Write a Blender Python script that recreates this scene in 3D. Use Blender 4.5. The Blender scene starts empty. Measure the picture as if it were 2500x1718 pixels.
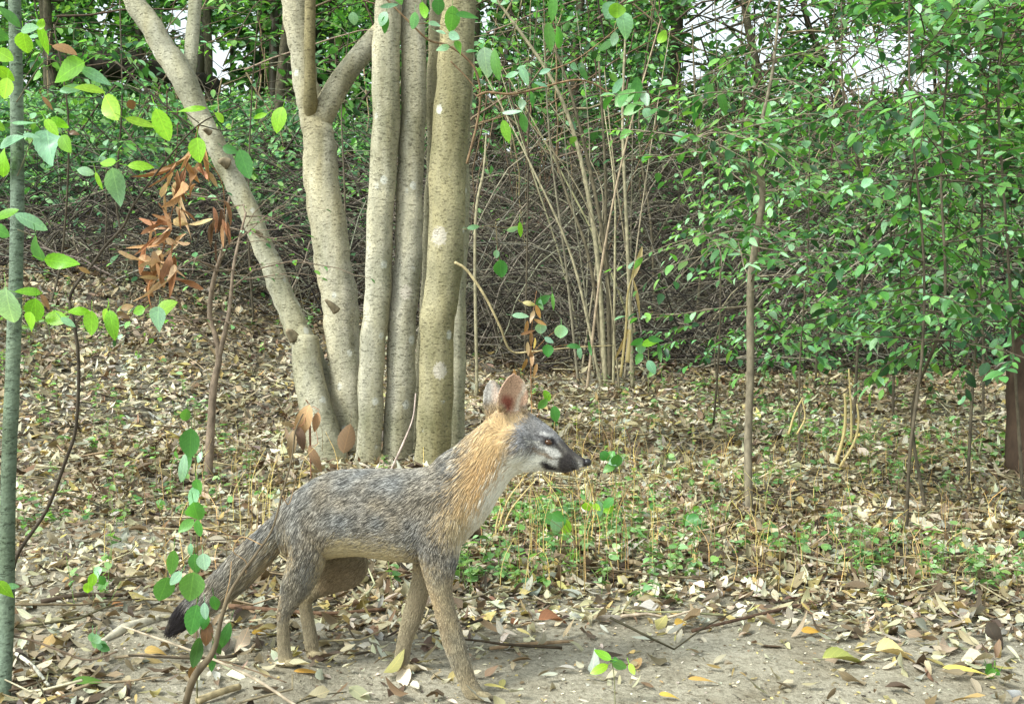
import bpy, math, random
import numpy as np
from mathutils import Vector

SC = bpy.context.scene
COL = SC.collection
random.seed(7)
RNG = np.random.default_rng(11)
R = math.radians

# ------------------------------------------------------------------ camera, sky, sun, exposure
F = 3018.0                                   # focal length in pixels of the 2500 px wide photograph
CAMZ = 0.6
cam_d = bpy.data.cameras.new("camera"); cam = bpy.data.objects.new("camera", cam_d); COL.objects.link(cam)
cam.location = (0, 0, CAMZ); cam.rotation_euler = (R(90), 0, 0)
cam_d.sensor_width = 36; cam_d.lens = 36 * F / 2500; cam_d.clip_start = 0.05; cam_d.clip_end = 500
SC.camera = cam
world = bpy.data.worlds.new("World"); SC.world = world; world.use_nodes = True
wn = world.node_tree.nodes; wl = world.node_tree.links
for n in list(wn): wn.remove(n)
wo = wn.new("ShaderNodeOutputWorld"); bg = wn.new("ShaderNodeBackground"); sky = wn.new("ShaderNodeTexSky")
hs = wn.new("ShaderNodeHueSaturation")
sky.sky_type = 'NISHITA'; sky.sun_disc = False; sky.sun_elevation = R(44); sky.sun_rotation = R(234)
sky.air_density = 1.0; sky.dust_density = 3.0; sky.ozone_density = 1.0
hs.inputs["Saturation"].default_value = 0.16
wl.new(sky.outputs[0], hs.inputs["Color"]); wm = wn.new("ShaderNodeMix"); wm.data_type = 'RGBA'; wm.blend_type = 'MULTIPLY'; wm.inputs[0].default_value = 1
wl.new(hs.outputs[0], wm.inputs[6]); wm.inputs[7].default_value = (0.93, 1.02, 1.01, 1); wl.new(wm.outputs[2], bg.inputs[0]); bg.inputs[1].default_value = 0.15
wl.new(bg.outputs[0], wo.inputs[0])
sun_d = bpy.data.lights.new("sun", 'SUN'); sun = bpy.data.objects.new("sun", sun_d); COL.objects.link(sun)
sun_d.energy = 1.5; sun_d.angle = R(11); sun_d.color = (1.0, 1.0, 0.90)
sv = Vector((-0.72, -0.52, 0.85)).normalized()
sun.rotation_euler = sv.to_track_quat('Z', 'Y').to_euler()
SC.view_settings.view_transform = 'Standard'; SC.view_settings.look = 'None'
SC.view_settings.gamma = 1.0; SC.view_settings.exposure = 1.15
SC.cycles.max_bounces = 6; SC.cycles.diffuse_bounces = 3; SC.cycles.glossy_bounces = 2
SC.cycles.transmission_bounces = 4; SC.cycles.transparent_max_bounces = 4
SC.cycles.use_denoising = True
SC.render.hair_type = 'STRIP'

# ------------------------------------------------------------------ helpers
def P(x, y, d):
    return np.array([(x - 1250) * d / F, d, CAMZ - (y - 859) * d / F])

def srgb(r, g, b):
    f = lambda c: (c / 255 / 12.92) if c / 255 <= 0.04045 else ((c / 255 + 0.055) / 1.055) ** 2.4
    return np.array([f(r), f(g), f(b)])

def hash3(i, j, k, s):
    h = (i * 73856093) ^ (j * 19349663) ^ (k * 83492791) ^ (s * 2654435761 & 0xffffffff)
    h = (h ^ (h >> 13)) * 1274126177 & 0xffffffff
    h = h ^ (h >> 16)
    return (h & 0xffff) / 65535.0

def vnoise(p, scale, seed=0):
    q = np.asarray(p, float) * scale
    i = np.floor(q).astype(np.int64); f = q - i; f = f * f * (3 - 2 * f)
    r = 0
    for a in (0, 1):
        for b in (0, 1):
            for c in (0, 1):
                w = (f[..., 0] if a else 1 - f[..., 0]) * (f[..., 1] if b else 1 - f[..., 1]) * (f[..., 2] if c else 1 - f[..., 2])
                r = r + w * hash3(i[..., 0] + a, i[..., 1] + b, i[..., 2] + c, seed)
    return r

def fbm2(x, y, scale, seed=0, oct=3):
    p = np.stack([x, y, np.zeros_like(x) + seed * 3.7], -1)
    r = 0; a = 0.5; t = 0
    for o in range(oct):
        r = r + a * vnoise(p, scale * 2 ** o, seed + o); t += a; a *= 0.5
    return r / t

_gd = np.array([-5, 0, 1.5, 2.2, 2.4, 3, 4.6, 6, 8, 9, 10, 12, 14, 16, 30, 80], float)
_gz = np.array([-.6, -.33, -.09, 0, .02, .07, .165, .28, .49, .72, 1.12, 2.0, 2.65, 2.9, 2.6, 2.0], float)
_tx = np.linspace(-5, 80, 3401); _tz = np.interp(_tx, _gd, _gz)
_k = np.hanning(33); _k /= _k.sum()
_tz2 = np.convolve(np.pad(_tz, 16, mode='edge'), _k, mode='valid')
PAWS = [(-.412, 2.27, .0235), (-.377, 2.375, .0155), (-.196, 2.275, .0135), (-.058, 2.175, -.0085), (-.40, 2.27, .0235), (-.36, 2.375, .0155), (-.185, 2.275, .0135), (-.05, 2.172, -.0085)]
def zg(x, y):
    x = np.asarray(x, float); y = np.asarray(y, float); z = zg0(x, y); ws = np.zeros(np.broadcast(x, y).shape); cr = ws * 0
    for (px, py, pz), c in zip(PAWS, PAWC):
        w = np.exp(-((x - px) ** 2 + (y - py) ** 2) / .05 ** 2); cr = cr + w * c; ws = ws + w
    return z + cr / np.maximum(ws, 1)
def zg0(x, y):
    x = np.asarray(x, float); y = np.asarray(y, float)
    far = np.clip((y - 6) / 3, 0, 1)
    yy = y + far * (1.1 * (fbm2(x, y, 0.45, 5) - 0.5) + 0.06 * x)
    z = np.interp(yy, _tx, _tz2)
    lr = np.clip((y - 4.6) / 4.2, 0, 1); z = z + .50 * np.clip((-x + .1) / 1.8, 0, 1.4) * lr * lr * (3 - 2 * lr) * np.clip((18 - y) / 6, 0, 1)
    near = np.clip((y - 2.5) / 1.5, 0, 1)
    z = z + (0.012 + 0.07 * near + .10 * np.clip((y - 4.5) / 3, 0, 1)) * (fbm2(x, y, 1.3, 9) - 0.5) + 0.008 * (fbm2(x, y, 9, 21) - 0.5)
    return z

PAWC = [pz - float(zg0(px, py)) for px, py, pz in PAWS]

class MB:
    def __init__(s): s.v = []; s.q = []; s.t = []; s.c = []; s.uv = []; s.n = 0
    def add(s, v, quads=None, tris=None, col=None, uv=None):
        v = np.asarray(v, float).reshape(-1, 3); m = len(v)
        s.v.append(v)
        if quads is not None and len(quads): s.q.append(np.asarray(quads, np.int64) + s.n)
        if tris is not None and len(tris): s.t.append(np.asarray(tris, np.int64) + s.n)
        c = np.ones((m, 3)) * (col if col is not None else 0.5)
        s.c.append(c)
        s.uv.append(uv if uv is not None else np.zeros((m, 2)))
        s.n += m
    def build(s, name, mat, parent=None, smooth=True, origin=None):
        me = bpy.data.meshes.new(name)
        v = np.concatenate(s.v)
        org = np.zeros(3) if origin is None else np.asarray(origin, float)
        v = v - org
        q = np.concatenate(s.q) if s.q else np.zeros((0, 4), np.int64)
        t = np.concatenate(s.t) if s.t else np.zeros((0, 3), np.int64)
        me.vertices.add(len(v)); me.vertices.foreach_set("co", v.astype(np.float32).ravel())
        nl = q.size + t.size; me.loops.add(nl)
        me.loops.foreach_set("vertex_index", np.concatenate([q.ravel(), t.ravel()]).astype(np.int32))
        npoly = len(q) + len(t); me.polygons.add(npoly)
        ls = np.concatenate([np.arange(len(q)) * 4, len(q) * 4 + np.arange(len(t)) * 3]).astype(np.int32)
        me.polygons.foreach_set("loop_start", ls)
        me.update(calc_edges=True)
        c = np.concatenate(s.c); c4 = np.ones((len(c), 4), np.float32); c4[:, :3] = c
        a = me.attributes.new("Col", 'FLOAT_COLOR', 'POINT'); a.data.foreach_set("color", c4.ravel())
        u = np.concatenate(s.uv); u3 = np.zeros((len(u), 3), np.float32); u3[:, :2] = u
        a = me.attributes.new("leafuv", 'FLOAT_VECTOR', 'POINT'); a.data.foreach_set("vector", u3.ravel())
        if smooth: me.polygons.foreach_set("use_smooth", np.ones(npoly, bool))
        me.materials.append(mat)
        o = bpy.data.objects.new(name, me); COL.objects.link(o)
        if parent is not None:
            o.parent = parent; o.location = tuple(org - np.array(WPOS.get(parent.name, (0, 0, 0))))
        else: o.location = tuple(org)
        WPOS[o.name] = tuple(org)
        return o
WPOS = {}

def tag(o, label, cat, group=None, kind=None):
    if label: o["label"] = label
    if cat: o["category"] = cat
    if group: o["group"] = group
    if kind: o["kind"] = kind
    return o
def thing(name, loc, label, cat, group=None):
    o = bpy.data.objects.new(name, None); COL.objects.link(o); o.location = tuple(loc); o.empty_display_size = 0.1
    WPOS[o.name] = tuple(loc)
    return tag(o, label, cat, group)

def smooth_path(pts, n=6):
    pts = np.asarray(pts, float)
    if len(pts) < 3:
        t = np.linspace(0, 1, n + 1)[:, None]; return pts[0] * (1 - t) + pts[-1] * t
    p = np.vstack([2 * pts[0] - pts[1], pts, 2 * pts[-1] - pts[-2]]); out = []
    for i in range(1, len(p) - 2):
        t = np.linspace(0, 1, n, endpoint=False)[:, None]
        a, b, c, d = p[i - 1], p[i], p[i + 1], p[i + 2]
        out.append(0.5 * (2 * b + (c - a) * t + (2 * a - 5 * b + 4 * c - d) * t ** 2 + (3 * b - a - 3 * c + d) * t ** 3))
    return np.vstack(out + [pts[-1:]])

def unit(v): return v / np.maximum(np.linalg.norm(v, axis=-1, keepdims=True), 1e-9)

def tube(mb, pts, rad, sides=6, col=(.2, .2, .2), rough=0.0, seed=0, cap=True, flute=0.0):
    pts = np.asarray(pts, float); n = len(pts)
    rad = np.interp(np.linspace(0, 1, n), np.linspace(0, 1, len(np.atleast_1d(rad))), np.atleast_1d(rad)) if np.ndim(rad) else np.full(n, rad)
    tan = unit(np.gradient(pts, axis=0))
    ref = np.array([0, 0, 1.0]) if abs(tan[:, 2].mean()) < 0.8 else np.array([1.0, 0, 0])
    s = unit(np.cross(tan, ref)); u = np.cross(s, tan)
    th = np.linspace(0, 2 * np.pi, sides, endpoint=False)
    rr = rad[:, None] * np.ones(sides)
    ring = pts[:, None, :] + rr[..., None] * (np.cos(th)[None, :, None] * s[:, None, :] + np.sin(th)[None, :, None] * u[:, None, :])
    if flute > 0:
        zz = np.linspace(0, 1, n)[:, None] * 2.2
        fl = np.sin(3 * th[None] + seed + zz) + .6 * np.sin(5 * th[None] + 2 * seed - zz) + .35 * np.sin(8 * th[None] + seed * 3 + zz * 2)
        ring = ring + (ring - pts[:, None, :]) * (fl * flute)[..., None]
    if rough > 0:
        nz = vnoise(ring, 14, seed) - 0.5 + 0.5 * (vnoise(ring, 40, seed + 3) - 0.5)
        ring = ring + (ring - pts[:, None, :]) * (nz * rough)[..., None]
    v = ring.reshape(-1, 3)
    i = np.arange(n - 1)[:, None] * sides; j = np.arange(sides)[None, :]; j2 = (j + 1) % sides
    q = np.stack([i + j, i + j2, i + sides + j2, i + sides + j], -1).reshape(-1, 4)
    tr = None
    if cap:
        v = np.vstack([v, pts[:1], pts[-1:]]); a = n * sides
        jj = np.arange(sides); k2 = (jj + 1) % sides
        tr = np.vstack([np.stack([k2, jj, np.full(sides, a)], -1), np.stack([(n - 1) * sides + jj, (n - 1) * sides + k2, np.full(sides, a + 1)], -1)])
    mb.add(v, q, tr, col)

# leaf templates: x across (-.5..+.5 of width), y along 0..1
def leaf_template(seg, serr=0.0):
    v = [(0, 0)]; idx = []
    ys = np.linspace(0, 1, seg + 2)[1:-1]
    for k, y in enumerate(ys):
        w = 0.5 * (math.sin(math.pi * y ** 0.85)) ** 0.75
        if serr: w *= 1 + (serr if k % 2 else -serr)
        b = len(v); v += [(-w, y), (0, y), (w, y)]; idx.append(b)
    v.append((0, 1)); tip = len(v) - 1
    tr = [(0, idx[0] + 1, idx[0]), (0, idx[0] + 2, idx[0] + 1), (idx[-1], idx[-1] + 1, tip), (idx[-1] + 1, idx[-1] + 2, tip)]
    q = []
    for a, b in zip(idx[:-1], idx[1:]):
        q += [(a, a + 1, b + 1, b), (a + 1, a + 2, b + 2, b + 1)]
    return np.array(v, float), np.array(q, np.int64).reshape(-1, 4), np.array(tr, np.int64)
T_LOW = leaf_template(2); T_MID = leaf_template(4); T_HI = leaf_template(15, 0.035)

def scatter(mb, tmpl, pos, axis, nrm, L, W, curl, fold, col, twist=None):
    pos = np.asarray(pos, float).reshape(-1, 3); n = len(pos)
    if n == 0: return
    axis = unit(np.asarray(axis, float).reshape(-1, 3)); nrm = np.asarray(nrm, float).reshape(-1, 3)
    side = unit(np.cross(axis, nrm)); nrm = np.cross(side, axis)
    bc = lambda a: np.broadcast_to(np.asarray(a, float), (n,))
    L, W, curl, fold = bc(L), bc(W), bc(curl), bc(fold)
    tv, tq, tt = tmpl; m = len(tv)
    x = tv[None, :, 0] * W[:, None]; y = tv[None, :, 1] * L[:, None]
    z = fold[:, None] * np.abs(x) - curl[:, None] * tv[None, :, 1] ** 2 * L[:, None]
    if twist is not None: z = z + bc(twist)[:, None] * x * (tv[None, :, 1] * 2 - 1)
    v = pos[:, None] + x[..., None] * side[:, None] + y[..., None] * axis[:, None] + z[..., None] * nrm[:, None]
    off = (np.arange(n) * m)[:, None, None]
    q = (tq[None] + off).reshape(-1, 4) if len(tq) else None
    t = (tt[None] + off).reshape(-1, 3)
    col = np.broadcast_to(np.asarray(col, float).reshape(-1, 3), (n, 3))
    c = np.repeat(col, m, axis=0)
    uv = np.tile(np.stack([tv[:, 0] * 2, tv[:, 1]], -1), (n, 1))
    mb.add(v.reshape(-1, 3), q, t, c, uv)

def rnd_unit(n):
    return unit(RNG.normal(size=(n, 3)))
def pick(cols, n, jitter=0.18, w=None):
    cols = np.asarray(cols, float); k = RNG.choice(len(cols), n, p=w)
    j = 1 + RNG.normal(size=(n, 1)) * jitter
    return np.clip(cols[k] * np.clip(j, 0.45, 1.7) * (1 + RNG.normal(size=(n, 3)) * 0.05), 0.004, 0.92)

# ------------------------------------------------------------------ materials
def new_mat(name):
    m = bpy.data.materials.new(name); m.use_nodes = True; nt = m.node_tree
    for n in list(nt.nodes): nt.nodes.remove(n)
    out = nt.nodes.new("ShaderNodeOutputMaterial"); b = nt.nodes.new("ShaderNodeBsdfPrincipled")
    nt.links.new(b.outputs[0], out.inputs[0])
    return m, nt, b, out
def N(nt, t, **kw):
    n = nt.nodes.new(t)
    for k, v in kw.items(): setattr(n, k, v)
    return n
def attr(nt, name):
    n = N(nt, "ShaderNodeAttribute"); n.attribute_name = name; return n
def noise(nt, scale, detail=4, vec=None, rough=0.55):
    n = N(nt, "ShaderNodeTexNoise"); n.inputs["Scale"].default_value = scale; n.inputs["Detail"].default_value = detail
    n.inputs["Roughness"].default_value = rough
    if vec is not None: nt.links.new(vec, n.inputs["Vector"])
    return n
def ramp(nt, fac, stops):
    n = N(nt, "ShaderNodeValToRGB"); e = n.color_ramp.elements
    e[0].position, e[0].color = stops[0][0], (*stops[0][1], 1); e[1].position, e[1].color = stops[-1][0], (*stops[-1][1], 1)
    for p, c in stops[1:-1]:
        x = e.new(p); x.color = (*c, 1)
    nt.links.new(fac, n.inputs[0]); return n
def mixc(nt, mode, fac, a, b):
    n = N(nt, "ShaderNodeMix", data_type='RGBA', blend_type=mode)
    for s, i in ((fac, 0), (a, 6), (b, 7)):
        if hasattr(s, "is_linked") or hasattr(s, "links"): nt.links.new(s, n.inputs[i])
        elif i == 0: n.inputs[0].default_value = s
        else: n.inputs[i].default_value = (*s, 1)
    return n.outputs[2]
def math_n(nt, op, a, b=None):
    n = N(nt, "ShaderNodeMath", operation=op)
    for s, i in ((a, 0), (b, 1)):
        if s is None: continue
        if hasattr(s, "links"): nt.links.new(s, n.inputs[i])
        else: n.inputs[i].default_value = s
    return n.outputs[0]
def bump(nt, h, strength, dist, b):
    n = N(nt, "ShaderNodeBump"); n.inputs["Strength"].default_value = strength; n.inputs["Distance"].default_value = dist
    nt.links.new(h, n.inputs["Height"]); nt.links.new(n.outputs[0], b.inputs["Normal"])
def objvec(nt, scale=(1, 1, 1)):
    tc = N(nt, "ShaderNodeTexCoord"); mp = N(nt, "ShaderNodeMapping"); mp.inputs["Scale"].default_value = scale
    nt.links.new(tc.outputs["Object"], mp.inputs[0]); return mp.outputs[0]

def leaf_material(name, transl=0.4, rough=0.42, veins=True, spec=0.5, tint=(1.25, 1.35, 0.55)):
    m, nt, b, out = new_mat(name)
    a = attr(nt, "Col"); uv = attr(nt, "leafuv")
    base = a.outputs["Color"]
    nz = noise(nt, 60, 2)
    r = ramp(nt, nz.outputs[0], [(0.3, (0.82,) * 3), (0.7, (1.15,) * 3)])
    base = mixc(nt, 'MULTIPLY', 0.8, base, r.outputs[0])
    nb = noise(nt, 150, 3); spot = ramp(nt, nb.outputs[0], [(.66, (0, 0, 0)), (.72, (1, 1, 1))])
    base = mixc(nt, 'MIX', math_n(nt, 'MULTIPLY', spot.outputs[0], .55), base, mixc(nt, 'MULTIPLY', 1.0, base, (.75, .45, .35)))
    if veins:
        sep = N(nt, "ShaderNodeSeparateXYZ"); nt.links.new(uv.outputs["Vector"], sep.inputs[0])
        ax = math_n(nt, 'ABSOLUTE', sep.outputs[0])
        mid = math_n(nt, 'LESS_THAN', ax, 0.045)
        w = math_n(nt, 'SUBTRACT', sep.outputs[1], math_n(nt, 'MULTIPLY', ax, 0.28))
        s = math_n(nt, 'SINE', math_n(nt, 'MULTIPLY', w, 46.0))
        v2 = math_n(nt, 'MULTIPLY', math_n(nt, 'GREATER_THAN', s, 0.86), 0.45)
        vm = math_n(nt, 'MAXIMUM', mid, v2)
        base = mixc(nt, 'MIX', math_n(nt, 'MULTIPLY', vm, 0.4), base, mixc(nt, 'MULTIPLY', 1.0, base, (1.9, 1.7, 1.5)))
    nt.links.new(base, b.inputs["Base Color"]); b.inputs["Roughness"].default_value = rough
    b.inputs["Specular IOR Level"].default_value = spec
    tr = N(nt, "ShaderNodeBsdfTranslucent")
    nt.links.new(mixc(nt, 'MULTIPLY', 1.0, base, tint), tr.inputs[0])
    mx = N(nt, "ShaderNodeMixShader"); mx.inputs[0].default_value = transl
    nt.links.new(b.outputs[0], mx.inputs[1]); nt.links.new(tr.outputs[0], mx.inputs[2]); nt.links.new(mx.outputs[0], out.inputs[0])
    return m
M_LEAF = leaf_material("green_leaf")
M_LEAFN = leaf_material("near_green_leaf", transl=0.5, rough=0.36)
M_FAR = leaf_material("distant_leaf", veins=False, rough=0.5, transl=0.45)
M_DEAD = leaf_material("dead_leaf", transl=0.15, rough=0.65, spec=0.3, tint=(1.1, 0.95, 0.7))
M_STRAW = leaf_material("dry_straw", transl=0.25, rough=0.6, veins=False, tint=(1.1, 1.0, 0.7))

def bark_material(name, spots=(), tint=(1, 1, 1), dash=1.0):
    m, nt, b, out = new_mat(name)
    a = attr(nt, "Col")
    n1 = noise(nt, 9, 5, objvec(nt, (1, 1, 0.6)))
    base = mixc(nt, 'MULTIPLY', 1.0, a.outputs["Color"], ramp(nt, n1.outputs[0], [(0.3, (0.62, 0.64, 0.58)), (0.5, (0.98,) * 3), (0.68, (1.35, 1.33, 1.3))]).outputs[0])
    # ochre and olive stains running down the bark
    n2 = noise(nt, 5, 4, objvec(nt, (2.2, 2.2, 0.35)))
    base = mixc(nt, 'MULTIPLY', 0.75, base, ramp(nt, n2.outputs[0], [(0.35, (1.08, 1.08, 1.10)), (0.52, (0.95, 0.93, 0.84)), (0.68, (0.72, 0.66, 0.48))]).outputs[0])
    # short dark horizontal lenticels
    n3 = noise(nt, 62, 3, objvec(nt, (0.8, 0.8, 2.2)), 0.75)
    d1 = ramp(nt, n3.outputs[0], [(0.57, (0, 0, 0)), (0.70, (1, 1, 1))])
    base = mixc(nt, 'MIX', math_n(nt, 'MULTIPLY', d1.outputs[0], 0.42 * dash), base, mixc(nt, 'MULTIPLY', 1.0, base, (0.36, 0.33, 0.27)))
    n4 = noise(nt, 120, 2, objvec(nt, (1, 1, 1.6)), 0.6)
    base = mixc(nt, 'MULTIPLY', 0.8, base, ramp(nt, n4.outputs[0], [(0.3, (0.72,) * 3), (0.7, (1.2,) * 3)]).outputs[0])
    # pale crust lichen flecks
    vo = N(nt, "ShaderNodeTexVoronoi"); vo.inputs["Scale"].default_value = 9
    nt.links.new(objvec(nt, (1, 1, 0.8)), vo.inputs["Vector"])
    dd = math_n(nt, 'ADD', vo.outputs["Distance"], math_n(nt, 'MULTIPLY', n4.outputs[0], 0.14))
    fl = ramp(nt, dd, [(0.17, (1, 1, 1)), (0.21, (0, 0, 0))])
    base = mixc(nt, 'MIX', math_n(nt, 'MULTIPLY', fl.outputs[0], 0.65), base, (0.62, 0.62, 0.56))
    geo = N(nt, "ShaderNodeNewGeometry")
    for (p, r) in spots:
        ds = N(nt, "ShaderNodeVectorMath", operation='DISTANCE'); nt.links.new(geo.outputs["Position"], ds.inputs[0]); ds.inputs[1].default_value = tuple(p)
        q = math_n(nt, 'ADD', math_n(nt, 'DIVIDE', ds.outputs["Value"], r), math_n(nt, 'MULTIPLY', math_n(nt, 'SUBTRACT', n4.outputs[0], 0.5), 0.9))
        sp = ramp(nt, q, [(0.93, (1, 1, 1)), (1.06, (0, 0, 0))])
        base = mixc(nt, 'MIX', math_n(nt, 'MULTIPLY', sp.outputs[0], 0.8), base, (0.50, 0.45, 0.38))
    base = mixc(nt, 'MULTIPLY', 1.0, base, tint)
    nt.links.new(base, b.inputs["Base Color"]); b.inputs["Roughness"].default_value = 0.85; b.inputs["Specular IOR Level"].default_value = 0.2
    h = math_n(nt, 'SUBTRACT', n1.outputs[0], math_n(nt, 'MULTIPLY', d1.outputs[0], 0.5))
    h = math_n(nt, 'ADD', h, math_n(nt, 'MULTIPLY', n4.outputs[0], 0.3))
    bump(nt, h, 0.9, 0.009, b)
    return m
def plain_bark(name, scale=60):
    m, nt, b, out = new_mat(name)
    a = attr(nt, "Col"); n1 = noise(nt, scale, 4, objvec(nt, (1, 1, 0.5)))
    base = mixc(nt, 'MULTIPLY', 1.0, a.outputs["Color"], ramp(nt, n1.outputs[0], [(0.3, (0.55,) * 3), (0.7, (1.4,) * 3)]).outputs[0])
    nt.links.new(base, b.inputs["Base Color"]); b.inputs["Roughness"].default_value = 0.85; b.inputs["Specular IOR Level"].default_value = 0.2
    bump(nt, n1.outputs[0], 0.5, 0.002, b)
    return m
M_TWIG = plain_bark("twig_bark")

def soil_material():
    m, nt, b, out = new_mat("forest_soil")
    a = attr(nt, "Col"); vec = objvec(nt)
    n1 = noise(nt, 6, 6, vec, 0.6); n2 = noise(nt, 90, 4, vec, 0.65); n3 = noise(nt, 420, 2, vec)
    base = mixc(nt, 'MULTIPLY', 1.0, a.outputs["Color"], ramp(nt, n1.outputs[0], [(0.32, (0.74, 0.71, 0.66)), (0.5, (0.97, .97, .95)), (0.68, (1.2, 1.2, 1.2))]).outputs[0])
    base = mixc(nt, 'MULTIPLY', 1.0, base, ramp(nt, n2.outputs[0], [(0.32, (0.62, 0.60, 0.56)), (0.5, (1,) * 3), (0.7, (1.28,) * 3)]).outputs[0])
    base = mixc(nt, 'MULTIPLY', 0.6, base, ramp(nt, n3.outputs[0], [(0.35, (0.7,) * 3), (0.65, (1.25,) * 3)]).outputs[0])
    nt.links.new(base, b.inputs["Base Color"]); b.inputs["Roughness"].default_value = 0.95; b.inputs["Specular IOR Level"].default_value = 0.15
    h = math_n(nt, 'ADD', math_n(nt, 'MULTIPLY', n2.outputs[0], 1.0), math_n(nt, 'MULTIPLY', n3.outputs[0], 0.3))
    bump(nt, h, 0.8, 0.008, b)
    return m
M_SOIL = soil_material()

# ------------------------------------------------------------------ ground
def litter_mask(x, y):
    """share of the ground under leaf litter: the trodden path near the camera is nearly bare"""
    edge = 2.62 + 0.25 * (fbm2(x, y, 1.6, 31) - 0.5) + 0.12 * np.sin(x * 5)
    m = 1 / (1 + np.exp(-(y - edge) / 0.10))
    left = np.clip((-x - 0.25) / 0.5, 0, 1)                       # left of the fox litter comes nearer, patchy
    m = np.maximum(m, left * np.clip((fbm2(x, y, 3.2, 44) - 0.36) * 4, 0, 0.8) * (y > 1.9))
    m = m * np.clip(0.35 + 1.3 * fbm2(x, y, 2.0, 61), 0, 1)
    bare = np.exp(-(((x + 1.15) / 0.6) ** 2 + ((y - 3.3) / 0.7) ** 2)) + .7 * np.exp(-(((x + .8) / .45) ** 2 + ((y - 2.5) / .3) ** 2)) + 0.8 * np.exp(-(((x + .1) / 1.2) ** 2 + ((y - 7.3) / 0.5) ** 2))
    return m * np.clip(1 - 0.75 * bare, 0, 1)

def build_ground():
    ys = np.concatenate([np.linspace(-4, 1.6, 12), np.linspace(1.7, 5, 200)[0:], np.linspace(5.05, 12, 160), np.linspace(12.2, 18, 40), np.linspace(19, 120, 30)])
    xs = np.concatenate([np.linspace(-80, -9, 16), np.linspace(-8.5, -2.2, 60), np.linspace(-2.15, 2.15, 240), np.linspace(2.2, 8.5, 60), np.linspace(9, 80, 16)])
    X, Y = np.meshgrid(xs, ys); Z = zg(X, Y)
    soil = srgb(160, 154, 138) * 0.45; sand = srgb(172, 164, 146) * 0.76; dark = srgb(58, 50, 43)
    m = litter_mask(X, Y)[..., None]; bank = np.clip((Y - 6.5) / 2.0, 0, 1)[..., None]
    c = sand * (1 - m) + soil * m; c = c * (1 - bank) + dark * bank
    n, k = len(ys), len(xs); i = np.arange(n - 1)[:, None] * k + np.arange(k - 1)[None]
    q = np.stack([i, i + 1, i + k + 1, i + k], -1).reshape(-1, 4)
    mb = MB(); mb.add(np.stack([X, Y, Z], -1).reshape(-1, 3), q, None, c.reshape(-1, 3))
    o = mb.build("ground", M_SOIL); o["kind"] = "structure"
build_ground()

def frustum_xy(n, d0, d1, margin=1.12, power=1.0):
    """random ground points in the cone the photograph looks into, a little wider"""
    y = np.sqrt(RNG.uniform(d0 ** 2, d1 ** 2, n)) if power == 1 else d0 + (d1 - d0) * RNG.uniform(0, 1, n) ** power
    x = RNG.uniform(-1, 1, n) * 0.4142 * margin * y
    return x, y
def ground_normal(x, y):
    e = 0.03; return unit(np.stack([-(zg(x + e, y) - zg(x - e, y)) / (2 * e), -(zg(x, y + e) - zg(x, y - e)) / (2 * e), np.ones_like(x)], -1))

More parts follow.
